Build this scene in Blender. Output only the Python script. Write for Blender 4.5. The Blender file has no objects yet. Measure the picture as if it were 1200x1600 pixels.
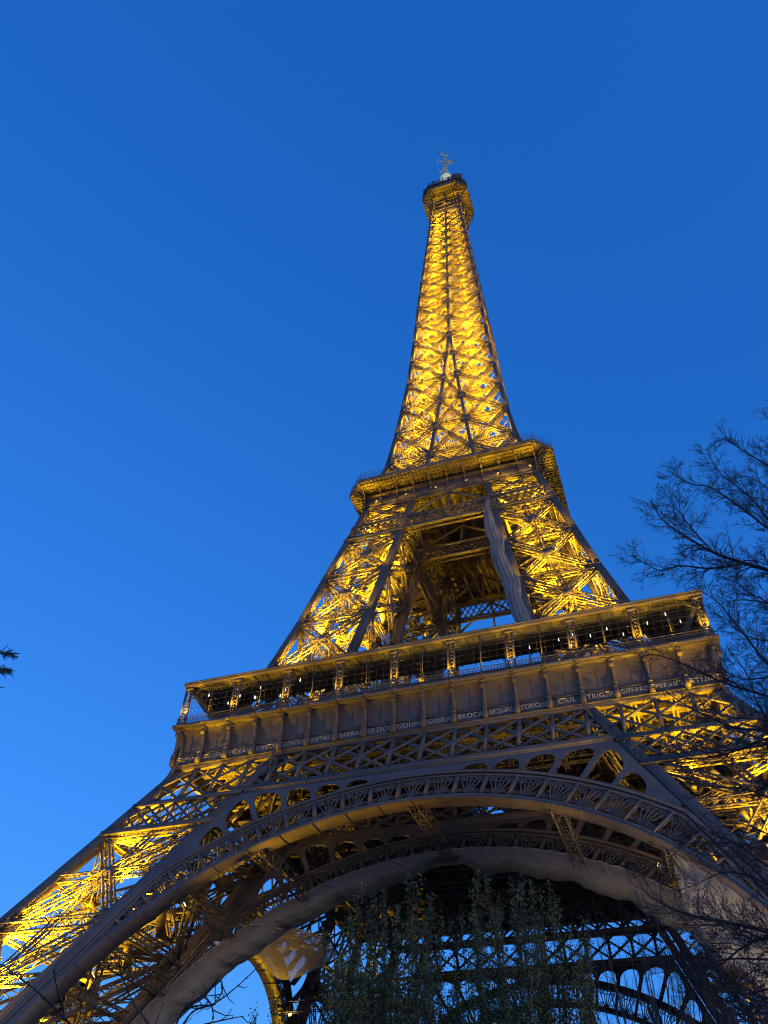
import bpy, math, random
import numpy as np
from mathutils import Matrix, Vector

random.seed(7)
RNG = np.random.default_rng(7)
SC = bpy.context.scene
COL = SC.collection
rad = math.radians

# ---------------------------------------------------------------- camera
cam = bpy.data.cameras.new('camera')
cam_o = bpy.data.objects.new('camera', cam)
COL.objects.link(cam_o)
CAM = Vector((24.7189, -115.7949, 1.7))
cam_o.matrix_world = (Matrix.Translation(CAM) @ Matrix.Rotation(0.3642, 4, 'Z')
                      @ Matrix.Rotation(2.3704, 4, 'X') @ Matrix.Rotation(0.0429, 4, 'Z'))
cam.sensor_fit = 'VERTICAL'
cam.sensor_height = 36.0
cam.lens = 36.0 * 1233.35 / 1600.0
cam.clip_start = 0.1
cam.clip_end = 6000
SC.camera = cam_o
SC.view_settings.view_transform = 'Standard'
SC.view_settings.look = 'None'
SC.view_settings.exposure = 0.0
SC.view_settings.gamma = 1.0
SC.cycles.max_bounces = 5
SC.cycles.diffuse_bounces = 2
SC.cycles.use_denoising = True
SC.cycles.denoising_prefilter = 'ACCURATE'
SC.cycles.denoising_input_passes = 'RGB_ALBEDO_NORMAL'
SC.cycles.use_adaptive_sampling = False
SC.cycles.transparent_max_bounces = 6
SC.cycles.use_light_tree = True
SC.cycles.filter_width = 1.1
SC.cycles.sample_clamp_indirect = 3.0

# ---------------------------------------------------------------- dusk sky and afterglow
SUN_ELEV, SUN_ROT = rad(5), rad(120)       # low sun outside the frame, behind the camera on its right
world = bpy.data.worlds.new('World')
SC.world = world
world.use_nodes = True
wn, wl = world.node_tree.nodes, world.node_tree.links
wn.clear()
sky = wn.new('ShaderNodeTexSky')
sky.sky_type = 'NISHITA'
sky.sun_disc = False
sky.sun_elevation = SUN_ELEV
sky.sun_rotation = SUN_ROT
sky.altitude = 0
sky.air_density = 1.0
sky.dust_density = 0.3
sky.ozone_density = 6.0
# deepen the blue of the evening sky, channel by channel
sep = wn.new('ShaderNodeSeparateColor')
comb = wn.new('ShaderNodeCombineColor')
wl.new(sky.outputs['Color'], sep.inputs['Color'])
for ch, pw, k, top in (('Red', 1.285, 9.7, .5), ('Green', .694, 1.27, .5), ('Blue', .58, 1.77, .97)):
    m0 = wn.new('ShaderNodeMath')
    m0.operation = 'MULTIPLY'
    m0.inputs[1].default_value = .15
    m1 = wn.new('ShaderNodeMath')
    m1.operation = 'POWER'
    m1.inputs[1].default_value = pw
    m2 = wn.new('ShaderNodeMath')
    m2.operation = 'MULTIPLY'
    m2.inputs[1].default_value = k / .15
    m3 = wn.new('ShaderNodeMath')
    m3.operation = 'MINIMUM'
    m3.inputs[1].default_value = top / .15
    wl.new(sep.outputs[ch], m0.inputs[0])
    wl.new(m0.outputs[0], m1.inputs[0])
    wl.new(m1.outputs[0], m2.inputs[0])
    wl.new(m2.outputs[0], m3.inputs[0])
    wl.new(m3.outputs[0], comb.inputs[ch])
bg = wn.new('ShaderNodeBackground')
bg.inputs['Strength'].default_value = 0.15
wo = wn.new('ShaderNodeOutputWorld')
wl.new(comb.outputs['Color'], bg.inputs['Color'])
wl.new(bg.outputs['Background'], wo.inputs['Surface'])

sun = bpy.data.lights.new('sun', 'SUN')
sun.energy = 0.6
sun.angle = rad(30)
sun.color = (1.0, 0.80, 0.60)
sun_o = bpy.data.objects.new('sun', sun)
COL.objects.link(sun_o)
sd = -Vector((math.sin(SUN_ROT) * math.cos(SUN_ELEV), math.cos(SUN_ROT) * math.cos(SUN_ELEV), math.sin(SUN_ELEV)))
sun_o.rotation_euler = sd.to_track_quat('-Z', 'Y').to_euler()


# ---------------------------------------------------------------- materials
def mat(name, col, rough=0.55, var=0.15, scale=0.6, metal=0.0, spec=0.4, bump=0.0):
    m = bpy.data.materials.new(name)
    m.use_nodes = True
    nt = m.node_tree
    p = nt.nodes['Principled BSDF']
    p.inputs['Roughness'].default_value = rough
    p.inputs['Metallic'].default_value = metal
    p.inputs['Specular IOR Level'].default_value = spec
    tc = nt.nodes.new('ShaderNodeTexCoord')
    nz = nt.nodes.new('ShaderNodeTexNoise')
    nz.inputs['Scale'].default_value = scale
    nz.inputs['Detail'].default_value = 5
    nz.inputs['Roughness'].default_value = 0.65
    cr = nt.nodes.new('ShaderNodeValToRGB')
    cr.color_ramp.elements[0].position = 0.3
    cr.color_ramp.elements[1].position = 0.7
    c = np.array(col)
    cr.color_ramp.elements[0].color = (*(c * (1 - var)), 1)
    cr.color_ramp.elements[1].color = (*np.minimum(c * (1 + var), 1), 1)
    nt.links.new(tc.outputs['Object'], nz.inputs['Vector'])
    nt.links.new(nz.outputs['Fac'], cr.inputs['Fac'])
    nt.links.new(cr.outputs['Color'], p.inputs['Base Color'])
    if bump:
        b = nt.nodes.new('ShaderNodeBump')
        b.inputs['Strength'].default_value = bump
        nt.links.new(nz.outputs['Fac'], b.inputs['Height'])
        nt.links.new(b.outputs['Normal'], p.inputs['Normal'])
    return m


def emit(name, col, s):
    m = bpy.data.materials.new(name)
    m.use_nodes = True
    p = m.node_tree.nodes['Principled BSDF']
    p.inputs['Base Color'].default_value = (0.2, 0.2, 0.2, 1)
    p.inputs['Emission Color'].default_value = (*col, 1)
    p.inputs['Emission Strength'].default_value = s
    return m


def cloth(name, col, trans, hole):
    m = bpy.data.materials.new(name)
    m.use_nodes = True
    nt = m.node_tree
    nt.nodes.clear()
    out = nt.nodes.new('ShaderNodeOutputMaterial')
    d = nt.nodes.new('ShaderNodeBsdfDiffuse')
    t = nt.nodes.new('ShaderNodeBsdfTranslucent')
    tr = nt.nodes.new('ShaderNodeBsdfTransparent')
    m1 = nt.nodes.new('ShaderNodeMixShader')
    m2 = nt.nodes.new('ShaderNodeMixShader')
    tc = nt.nodes.new('ShaderNodeTexCoord')
    nz = nt.nodes.new('ShaderNodeTexNoise')
    nz.inputs['Scale'].default_value = 0.9
    nz.inputs['Detail'].default_value = 6
    cr = nt.nodes.new('ShaderNodeValToRGB')
    c = np.array(col)
    cr.color_ramp.elements[0].color = (*(c * .78), 1)
    cr.color_ramp.elements[1].color = (*(c * 1.2), 1)
    L = nt.links.new
    L(tc.outputs['Object'], nz.inputs['Vector'])
    L(nz.outputs['Fac'], cr.inputs['Fac'])
    L(cr.outputs['Color'], d.inputs['Color'])
    L(cr.outputs['Color'], t.inputs['Color'])
    bp = nt.nodes.new('ShaderNodeBump')
    bp.inputs['Strength'].default_value = .8
    bp.inputs['Distance'].default_value = .25
    n2 = nt.nodes.new('ShaderNodeTexNoise')
    n2.inputs['Scale'].default_value = 1.6
    n2.inputs['Detail'].default_value = 4
    n2.inputs['Distortion'].default_value = 1.5
    L(tc.outputs['Object'], n2.inputs['Vector'])
    L(n2.outputs['Fac'], bp.inputs['Height'])
    L(bp.outputs['Normal'], d.inputs['Normal'])
    m1.inputs['Fac'].default_value = trans
    L(d.outputs[0], m1.inputs[1])
    L(t.outputs[0], m1.inputs[2])
    m2.inputs['Fac'].default_value = hole
    L(m1.outputs[0], m2.inputs[1])
    L(tr.outputs[0], m2.inputs[2])
    L(m2.outputs[0], out.inputs['Surface'])
    return m


IRON = mat('brown_iron_paint', (0.13, 0.102, 0.075), 0.55, 0.22, 0.35)
DARK = mat('dark_iron', (0.10, 0.085, 0.07), 0.6, 0.2, 0.5)
LETTER = mat('pale_gilt_letter', (0.38, 0.35, 0.29), 0.45, 0.08, 2.0)
WHITE = mat('pale_mast_paint', (0.56, 0.57, 0.46), 0.5, 0.08, 1.0)
GLASS = mat('dark_window_glass', (0.02, 0.03, 0.035), 0.12, 0.1, 1.0, spec=0.3)
DECKM = mat('deck_planks', (0.16, 0.14, 0.12), 0.7, 0.15, 0.8)
STONE = mat('pale_masonry', (0.36, 0.33, 0.28), 0.85, 0.15, 0.8, bump=0.2)
GROUNDM = mat('gravel_ground', (0.16, 0.15, 0.12), 0.95, 0.3, 0.2)
LENS = emit('floodlight_lens', (1.0, 0.62, 0.16), 14)
BULB = emit('white_lamp_glass', (1.0, 0.9, 0.72), 3)
NET = cloth('grey_net_cloth', (0.27, 0.245, 0.195), 0.06, 0.0)
NETG = cloth('thin_net_cloth', (0.42, 0.38, 0.30), 0.5, 0.22)
BARK = mat('dark_bark', (0.045, 0.040, 0.038), 0.9, 0.3, 6.0)
BARKB = mat('brown_bark', (0.07, 0.055, 0.045), 0.9, 0.3, 6.0)
LEAF = mat('young_leaf', (0.145, 0.145, 0.035), 0.6, 0.5, 1.2)
NEEDLE = mat('pine_needle', (0.03, 0.06, 0.03), 0.6, 0.3, 2.0)


# ---------------------------------------------------------------- mesh builder
class MB:
    def __init__(self):
        self.B = []            # beams
        self.V, self.F = [], []   # loose verts and faces (with material index)
        self.nv = 0
        self.mi = []

    def beam(self, p, q, w, h=None, up=(0, 0, 1)):
        h = w if h is None else h
        self.B.append((*p, *q, w, h, *up))

    def face(self, vs, mi=0):
        n = self.nv
        self.V += [tuple(v) for v in vs]
        self.F.append(tuple(range(n, n + len(vs))))
        self.mi.append(mi)
        self.nv += len(vs)

    def grid(self, P, mi=0, closed=False):
        P = np.asarray(P, float)
        a, b = P.shape[:2]
        n = self.nv
        self.V += [tuple(v) for v in P.reshape(-1, 3)]
        for i in range(a - 1):
            for j in range(b if closed else b - 1):
                j2 = (j + 1) % b
                self.F.append((n + i * b + j, n + i * b + j2, n + (i + 1) * b + j2, n + (i + 1) * b + j))
                self.mi.append(mi)
        self.nv += a * b

    def box(self, lo, hi, mi=0):
        x0, y0, z0 = lo
        x1, y1, z1 = hi
        v = [(x0, y0, z0), (x1, y0, z0), (x1, y1, z0), (x0, y1, z0), (x0, y0, z1), (x1, y0, z1), (x1, y1, z1), (x0, y1, z1)]
        n = self.nv
        self.V += v
        for f in ((0, 3, 2, 1), (4, 5, 6, 7), (0, 1, 5, 4), (1, 2, 6, 5), (2, 3, 7, 6), (3, 0, 4, 7)):
            self.F.append(tuple(n + i for i in f))
            self.mi.append(mi)
        self.nv += 8

    def hexa(self, v, mi=0):
        n = self.nv
        self.V += [tuple(p) for p in v]
        for f in ((0, 3, 2, 1), (4, 5, 6, 7), (0, 1, 5, 4), (1, 2, 6, 5), (2, 3, 7, 6), (3, 0, 4, 7)):
            self.F.append(tuple(n + i for i in f))
            self.mi.append(mi)
        self.nv += 8

    def tube(self, pts, r0, r1, k=5):
        P = np.asarray(pts, float)
        n = len(P)
        T = np.gradient(P, axis=0)
        T /= np.linalg.norm(T, axis=1)[:, None] + 1e-9
        ref = np.array([0.31, 0.17, 0.93]) if abs(T[0, 2]) < 0.8 else np.array([0.9, 0.3, 0.1])
        S = np.cross(T, ref)
        S /= np.linalg.norm(S, axis=1)[:, None] + 1e-9
        U = np.cross(S, T)
        R = np.linspace(r0, r1, n)[:, None, None]
        an = np.arange(k) * 2 * math.pi / k
        ring = P[:, None, :] + R * (S[:, None, :] * np.cos(an)[None, :, None] + U[:, None, :] * np.sin(an)[None, :, None])
        self.grid(ring, closed=True)

    def build(self, name, mats, parent=None, smooth=False):
        V = [np.array(self.V, float).reshape(-1, 3)]
        loops = [np.array([i for f in self.F for i in f], np.int32)]
        tot = [np.array([len(f) for f in self.F], np.int32)]
        mi = [np.array(self.mi, np.int32)]
        if self.B:
            b = np.array(self.B, float)
            n = len(b)
            P, Q = b[:, 0:3], b[:, 3:6]
            W = b[:, 6] * (1 + RNG.uniform(-.03, .03, n)) / 2
            H = b[:, 7] * (1 + RNG.uniform(-.03, .03, n)) / 2
            D = Q - P
            D /= np.linalg.norm(D, axis=1)[:, None] + 1e-9
            S = np.cross(D, b[:, 8:11])
            bad = np.linalg.norm(S, axis=1) < 1e-3
            S[bad] = np.cross(D[bad], np.array([0.3, 0.9, 0.2]))
            S /= np.linalg.norm(S, axis=1)[:, None]
            U = np.cross(S, D)
            J = RNG.uniform(-.004, .004, (n, 3))
            P, Q = P + J, Q + J
            s, u = S * W[:, None], U * H[:, None]
            vv = np.stack([P - s - u, P + s - u, P + s + u, P - s + u, Q - s - u, Q + s - u, Q + s + u, Q - s + u], 1)
            V.append(vv.reshape(-1, 3))
            fi = np.array([(0, 3, 2, 1), (4, 5, 6, 7), (0, 1, 5, 4), (1, 2, 6, 5), (2, 3, 7, 6), (3, 0, 4, 7)])
            idx = (np.arange(n) * 8)[:, None, None] + fi[None] + self.nv
            loops.append(idx.reshape(-1).astype(np.int32))
            tot.append(np.full(n * 6, 4, np.int32))
            mi.append(np.zeros(n * 6, np.int32))
        V, loops, tot, mi = (np.concatenate(x) for x in (V, loops, tot, mi))
        me = bpy.data.meshes.new(name)
        me.vertices.add(len(V))
        me.vertices.foreach_set('co', V.reshape(-1).astype(np.float32))
        me.loops.add(len(loops))
        me.loops.foreach_set('vertex_index', loops.astype(np.int32))
        me.polygons.add(len(tot))
        st = np.concatenate([[0], np.cumsum(tot)[:-1]]).astype(np.int32)
        me.polygons.foreach_set('loop_start', st)
        me.polygons.foreach_set('loop_total', tot)
        for m in (mats if isinstance(mats, (list, tuple)) else [mats]):
            me.materials.append(m)
        me.polygons.foreach_set('material_index', mi)
        if smooth:
            me.polygons.foreach_set('use_smooth', np.ones(len(tot), bool))
        me.update(calc_edges=True)
        me.validate()
        o = bpy.data.objects.new(name, me)
        COL.objects.link(o)
        if parent:
            o.parent = parent
        return o


def empty(name, loc, label, cat, group=None):
    o = bpy.data.objects.new(name, None)
    COL.objects.link(o)
    o.location = loc
    return tag(o, label, cat, group)


def tag(o, label, cat, group=None, kind=None):
    if label:
        o['label'] = label
    if cat:
        o['category'] = cat
    if group:
        o['group'] = group
    if kind:
        o['kind'] = kind
    return o


def copy_tree(o, parent, m=None):
    c = o.copy()
    COL.objects.link(c)
    c.parent = parent
    if m is not None:
        c.matrix_local = m @ o.matrix_local
    for ch in list(o.children):
        copy_tree(ch, c)
    return c


def around(o, ks=(1, 2, 3), shift=None):
    """copies of one facade's part turned round the tower's axis"""
    out = []
    for k in ks:
        m = Matrix.Rotation(k * math.pi / 2, 4, 'Z')
        if shift:
            m = m @ Matrix.Translation(shift)
        out.append(copy_tree(o, o.parent, m))
    return out


# ---------------------------------------------------------------- tower profile
ZA = [0, 52, 57.6, 64, 71.5, 80.8, 91.6, 102.2, 112.4, 119, 126, 138, 149, 159.2, 169.2, 179, 188.5, 198, 208, 220, 232, 246, 260, 278]
AA = [59.6, 33.76, 31.3, 29.1, 26.9, 24.45, 22.0, 19.5, 17.1, 15.75, 14.35, 12.95, 11.9, 11.0, 10.4, 9.85, 9.4, 9.0, 8.45, 7.8, 7.1, 6.3, 5.55, 4.9]
ZB = [0, 52, 57.6, 64, 71.5, 80.8, 91.6, 102.2, 112.4, 119, 126, 138, 149, 159.2, 169.2, 179, 300]
BB = [44.6, 18.76, 16.5, 14.8, 13.0, 11.5, 9.8, 8.2, 6.75, 5.6, 4.5, 3.3, 2.35, 1.5, .8, 0, 0]
A = lambda z: float(np.interp(z, ZA, AA))
B = lambda z: float(np.interp(z, ZB, BB))


def F(x, z, off=0.0):                       # a point of the front face
    return np.array((x, -A(z) + off, z))


def truss(mb, p, q, w, h, up, chord=.13, lace=.08, pitch=None, sides=4):
    """box truss: four chords and zigzag lacing"""
    p, q = np.asarray(p, float), np.asarray(q, float)
    d = q - p
    L = np.linalg.norm(d)
    d = d / L
    s = np.cross(d, up)
    s /= np.linalg.norm(s) + 1e-9
    u = np.cross(s, d)
    c = [p + s * (i * w / 2) + u * (j * h / 2) for i, j in ((-1, -1), (1, -1), (1, 1), (-1, 1))]
    for k in c:
        mb.beam(k, k + d * L, chord, chord, u)
    n = max(2, int(round(L / (pitch or w))))
    for f in range(4):
        if sides == 2 and f in (1, 3):
            continue
        k0, k1 = c[f], c[(f + 1) % 4]
        for i in range(n):
            a0, a1 = (k0, k1) if i % 2 == 0 else (k1, k0)
            mb.beam(a0 + d * (L * i / n), a1 + d * (L * (i + 1) / n), lace, lace * .7, u)


def plate(mb, c, d1, w, hgt, n, t=.08):
    """small gusset plate centred at c, d1 along its width, n its normal"""
    c, d1, n = np.asarray(c, float), np.asarray(d1, float), np.asarray(n, float)
    d1 = d1 / np.linalg.norm(d1)
    d2 = np.cross(n, d1)
    d2 /= np.linalg.norm(d2)
    mb.beam(c - d1 * w / 2, c + d1 * w / 2, hgt, t, n)


tower = empty('iron_tower', (0, 0, 0), 'tall tapering iron lattice tower with great arch, lit golden from inside', 'tower')


def columns(mb, z0, z1, corners, size, zs=None):
    zs = sorted({z0, z1, *[z for z in ZA if z0 < z < z1]})
    for fx, fy in corners:
        for i in range(len(zs) - 1):
            za, zb = zs[i], zs[i + 1] + 0.0
            g = (lambda z, f: -(A(z) - size / 2) if f == 'a' else -(B(z) + size / 2))
            p = np.array((g(za, fx), g(za, fy), za))
            q = np.array((g(zb, fx), g(zb, fy), zb))
            mb.beam(p, q, size, size, (0, 1, 0))
            # raised edge strips on each face
            for sx, sy in ((0, -1), (0, 1), (-1, 0), (1, 0)):
                for e in (-1, 1):
                    o = np.array((sx * size / 2 + (e * size * .38 if sx == 0 else 0), sy * size / 2 + (e * size * .38 if sy == 0 else 0), 0))
                    mb.beam(p + o, q + o, size * .2, .12, (0, 1, 0) if sx == 0 else (1, 0, 0))


CORN = (('a', 'a'), ('a', 'b'), ('b', 'a'), ('b', 'b'))


def cpt(z, f, inset):
    return -(A(z) - inset) if f == 'a' else -(B(z) + inset)


def pier_bracing(mb, nodes, w, depth, mids=(), size=1.0, pitch=1.3, plates=True, dmid=True, chord=.19, lace=.1):
    faces = ((('a', 'a'), ('b', 'a'), (0, 1, 0), 4), (('a', 'a'), ('a', 'b'), (1, 0, 0), 4),
             (('a', 'b'), ('b', 'b'), (0, 1, 0), 2), (('b', 'a'), ('b', 'b'), (1, 0, 0), 2))
    ins = size / 2
    P = lambda z, c: np.array((cpt(z, c[0], ins), cpt(z, c[1], ins), z))
    for c0, c1, n, sd in faces:
        for i, z in enumerate(nodes):
            truss(mb, P(z, c0), P(z, c1), w, depth, n, chord, lace, pitch, sd)
            if plates:
                for c in (c0, c1):
                    other = P(z, c1 if c is c0 else c0)
                    m = P(z, c) * .91 + other * .09
                    plate(mb, m, P(z + 1, c) - P(z, c), 2.6, 1.7, n, .14)
            if i:
                zl = nodes[i - 1]
                truss(mb, P(zl, c0), P(z, c1), w, depth * .9, n, chord, lace, pitch, sd)
                truss(mb, P(zl, c1), P(z, c0), w, depth * .8, n, chord, lace, pitch, sd)
                zc = (z + zl) / 2
                m = (P(zc, c0) + P(zc, c1)) / 2
                if plates:
                    plate(mb, m, P(zc, c0) - P(zc, c1), 1.6, 1.3, n, depth + .1)
                if dmid and sd == 4:
                    m0 = (P(zl, c0) + P(zl, c1)) / 2
                    m1 = (P(z, c0) + P(z, c1)) / 2
                    truss(mb, m0, m1, w * .6, depth * .5, n, chord * .7, lace, pitch, 2)
        for z in mids:
            truss(mb, P(z, c0), P(z, c1), w * .8, depth * .7, n, chord * .8, lace, pitch, sd)
    # plan bracing at the nodes
    for z in list(nodes):
        truss(mb, P(z, ('a', 'a')), P(z, ('b', 'b')), w * .7, w * .5, (0, 0, 1), chord * .8, lace, pitch * 1.2, 2)
        truss(mb, P(z, ('a', 'b')), P(z, ('b', 'a')), w * .7, w * .5, (0, 0, 1), chord * .8, lace, pitch * 1.2, 2)


def lift_track(mb, z0, z1, n):
    """inclined lift rails and zigzag stairs inside a pier"""
    def ax(z, dx, dy):
        c = -(A(z) + B(z)) / 2
        return np.array((c + dx, c + dy, z))
    zs = np.linspace(z0, z1, n + 1)
    for i in range(n):
        a, b = zs[i], zs[i + 1]
        for dx, dy in ((-1.7, 0), (1.7, 0)):
            mb.beam(ax(a, dx, dy), ax(b, dx, dy), .34, .6)
        mb.beam(ax(a, -1.7, 0), ax(a, 1.7, 0), .2)
        # stair flights
        s = 1 if i % 2 else -1
        mb.beam(ax(a, 3.4, 3.2 - s * 1.6), ax(b, 3.4, 3.2 + s * 1.6), 1.0, .2)
        mb.beam(ax(b, 2.6, 3.2 + s * 2.2), ax(b, 4.4, 3.2 + s * 2.2), 1.2, .16)


# ---- lower piers (ground to first floor)
mb = MB()
columns(mb, 1.0, 57.2, CORN, 1.15)
pier = mb.build('lower_pier', IRON, tower)
mb = MB()
pier_bracing(mb, [6, 17.6, 29.6, 41.4], 1.0, .9, mids=(12, 23.6, 35.5), size=1.15)
# upper belt: X bracing between 45.5 and the floor on the inner faces
for z0, z1 in ((45.6, 51.5),):
    for fx in range(4):
        xs = [-(B(z0) + 1.1) - i * 3.2 for i in range(5)]
        for i in range(4):
            mb.beam((xs[i], -B(z0), z0), (xs[i + 1], -B(z1), z1), .35, .2, (0, 1, 0))
            mb.beam((xs[i + 1], -B(z0), z0), (xs[i], -B(z1), z1), .35, .2, (0, 1, 0))
            mb.beam((-B(z0), xs[i], z0), (-B(z1), xs[i + 1], z1), .35, .2, (1, 0, 0))
            mb.beam((-B(z0), xs[i + 1], z0), (-B(z1), xs[i], z1), .35, .2, (1, 0, 0))
mb.build('bracing', IRON, pier)
mb = MB()
lift_track(mb, 4, 56, 26)
mb.build('lift_track', IRON, pier)
mb = MB()
mb.hexa([(-63, -63, 0), (-42, -63, 0), (-42, -42, 0), (-63, -42, 0), (-61, -61, 2.4), (-43.5, -61, 2.4), (-43.5, -43.5, 2.4), (-61, -43.5, 2.4)])
mb.build('foundation', STONE, pier)
around(pier)

# ---- upper piers (first to second floor)
mb = MB()
columns(mb, 57.6, 116, CORN, 1.05)
up = mb.build('upper_pier', IRON, tower)
mb = MB()
pier_bracing(mb, [60, 70, 80.8, 91.6, 101.4], .95, .8, size=1.05, pitch=1.15)
pier_bracing(mb, [107.4, 112.2], .6, .5, size=1.05, pitch=.8, plates=False, dmid=False)
mb.build('bracing', IRON, up)
mb = MB()
lift_track(mb, 58, 112, 27)
mb.build('lift_track', IRON, up)
around(up)

# ---------------------------------------------------------------- great arches
SL = math.sqrt(1 + .497 ** 2)


def AP(R, t, off=0.0):
    z = (10 + R * math.cos(t)) / SL
    return np.array((R * math.sin(t), -(59.6 - .497 * z) + off, z))


def rcol(t):
    return 39.95 / (math.sin(abs(t)) + .445 * math.cos(t))


ZCH = 45.2


def rtop(t):
    return min(rcol(t), (ZCH * SL - 10) / math.cos(t)) if abs(t) < 1.3 else rcol(t)


def arc_box(mb, R0, R1, o0, o1, t0, t1, n, mi=0):
    f0 = R0 if callable(R0) else (lambda t: R0)
    f1 = R1 if callable(R1) else (lambda t: R1)
    P = []
    for i in range(n + 1):
        t = t0 + (t1 - t0) * i / n
        a, b = f0(t), f1(t)
        P.append([AP(a, t, o0), AP(b, t, o0), AP(b, t, o1), AP(a, t, o1)])
    mb.grid(P, closed=True, mi=mi)
    mb.face(P[0], mi)
    mb.face(P[-1][::-1], mi)


T1 = 1.36
mb = MB()
arc_box(mb, 35.0, 35.14, -.28, 2.0, -T1, T1, 90)          # soffit plate
arc_box(mb, 35.14, 35.62, -.22, .12, -T1, T1, 90)          # front flange
arc_box(mb, 35.14, 35.5, 1.6, 1.9, -T1, T1, 90)
for k in range(-12, 13):                                    # joints and ribs across the soffit
    t = k * .105
    arc_box(mb, 34.93, 34.998, -.24, 1.95, t - .004, t + .004, 1)
arch = mb.build('great_arch', IRON, tower)
mb = MB()
ro = lambda t: min(39.5, rcol(t))
arc_box(mb, lambda t: ro(t) - 1.0, lambda t: ro(t) - .72, -.2, .25, -T1, T1, 90)
arc_box(mb, lambda t: ro(t) - .42, ro, -.24, .3, -T1, T1, 90)
arc_box(mb, lambda t: ro(t) - .75, lambda t: ro(t) - .40, .0, .12, -T1, T1, 90)
mb.build('outer_rim', IRON, arch)
mb = MB()
DT = .0865
nb = 15
for k in range(-nb, nb + 1):
    t = (k + .5) * DT
    if k < nb:
        ra, rb = 35.6, ro(t) - .98
        if rb - ra > .4:
            hw = .21 / 37
            arc_box(mb, ra, rb, -.16, .2, t - hw, t + hw, 1)
            mb.beam(AP(ra, t, -.2), AP(rb, t, -.2), .16, .1, (0, 1, 0))
    # fan of the bay centred on k*DT
    tc = k * DT
    ra, rb = 35.66, ro(tc) - 1.02
    H = rb - ra
    if H < .5:
        continue
    half = DT * 37 / 2 - .25
    def Q(x, y):
        return AP(ra + y * H / 2.8, tc + x * (half / 1.35) / 37, 0)
    for xx in (-1.12, -.55, 0, .55, 1.12):
        mb.beam(Q(xx * .12, .1), Q(xx, 2.2 if abs(xx) > 1 else 2.62), .13, .12, (0, 1, 0))
    def ring(cx, cy, r, a0, a1, n=9):
        pts = [Q(cx + r * math.cos(a0 + (a1 - a0) * i / n), cy + r * math.sin(a0 + (a1 - a0) * i / n)) for i in range(n + 1)]
        for i in range(n):
            mb.beam(pts[i], pts[i + 1], .12, .12, (0, 1, 0))
    for sx in (-1, 1):
        ring(sx * .3, 2.35, .3, 0, 2 * math.pi)
        ring(sx * .92, 2.35, .34, 0, 2 * math.pi)
        ring(sx * .92, 2.35, .13, 0, 2 * math.pi, 6)
        ring(sx * .85, .2, .5, 0, math.pi)
        ring(sx * .85, .2, .26, 0, math.pi, 6)
    mb.beam(Q(-1.35, 2.72), Q(1.35, 2.72), .12, .12, (0, 1, 0))
mb.build('fan_ornament', IRON, arch)
# spandrel plate with round-topped openings
mb = MB()


def bay(t0, t1, openit):
    N = 10
    def ring_pts(g0, g1, lo, hi, rnd):
        pts = []
        for i in range(N):                     # bottom, left to right
            t = g0 + (g1 - g0) * i / N
            pts.append(AP(lo(t), t))
        for i in range(N):                     # right side, up
            pts.append(AP(lo(g1) + (hi(g1) - lo(g1)) * (1 - rnd) * i / N, g1))
        for i in range(N):                     # top, right to left, rounded
            f = i / N
            t = g1 + (g0 - g1) * f
            e = math.sqrt(max(0, 1 - (2 * f - 1) ** 2)) if rnd else 1
            base = lo(t) + (hi(t) - lo(t)) * (1 - rnd)
            pts.append(AP(base + (hi(t) - base) * e, t))
        for i in range(N):
            pts.append(AP(lo(g0) + (hi(g0) - lo(g0)) * (1 - rnd) * (1 - i / N), g0))
        return np.array(pts)
    O = ring_pts(t0, t1, lambda t: 39.5, lambda t: max(39.52, rtop(t)), 0)
    if openit:
        d = math.copysign(.3 / 41, t1 - t0)
        hi = lambda t: max(39.62, min(rtop(t) - .55 - (.5 if rcol(t) < 46 else 0), 39.5 + 5.3))
        hgt = hi((t0 + t1) / 2) - 39.6
        Hh = ring_pts(t0 + d, t1 - d, lambda t: 39.56, hi, min(.95, 1.3 / max(hgt, .5)))
        y = np.array((0, .12, 0))
        mb.grid(np.stack([O - y, Hh - y]), closed=True)
        mb.grid(np.stack([Hh + y, O + y]), closed=True)
        mb.grid(np.stack([Hh - y, Hh + y]), closed=True)
        inn = np.array((0, .9, 0))
        # deep reveal posts behind the plate
        for tt in (t0, t1):
            mb.beam(AP(39.6, tt, .55), AP(hi(tt) + .1, tt, .55), .12, .8, (0, 1, 0))
    else:
        y = np.array((0, .12, 0))
        mb.face(O - y)
        mb.face((O + y)[::-1])


for s in (-1, 1):
    for k in range(0, 10):
        t0, t1 = s * (k + .5) * DT, s * (k + 1.5) * DT
        if rtop((t0 + t1) / 2) - 39.5 < .05:
            continue
        h = rtop((t0 + t1) / 2) - 39.5
        h2 = min(rtop(t0 + s * .006), rtop(t1 - s * .006)) - 39.5
        bay(t0, t1, h > 1.45 and h2 > .7)
bay(-.5 * DT, .5 * DT, False)
mb.build('spandrel', IRON, arch)
# lattice struts from the outer to the inner arch
for t in (-1.0, -.75, -.5, 0, .44, .75, 1.0):
    mb = MB()
    R_ = 35.7 if abs(t) < .6 else 36.6
    truss(mb, AP(R_, t, .6), AP(R_, t, 14.6), 1.1, 1.5, (0, 0, 1), .14, .09, 1.0)
    around(mb.build('lattice_strut', IRON, tower))
inner = copy_tree(arch, tower, Matrix.Translation((0, 15, 0)))
around(arch)
around(inner)

# ---------------------------------------------------------------- first-floor girder
PITCH = 2 * 34.6 / 18
CX = [-34.6 + i * PITCH for i in range(19)]


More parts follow.
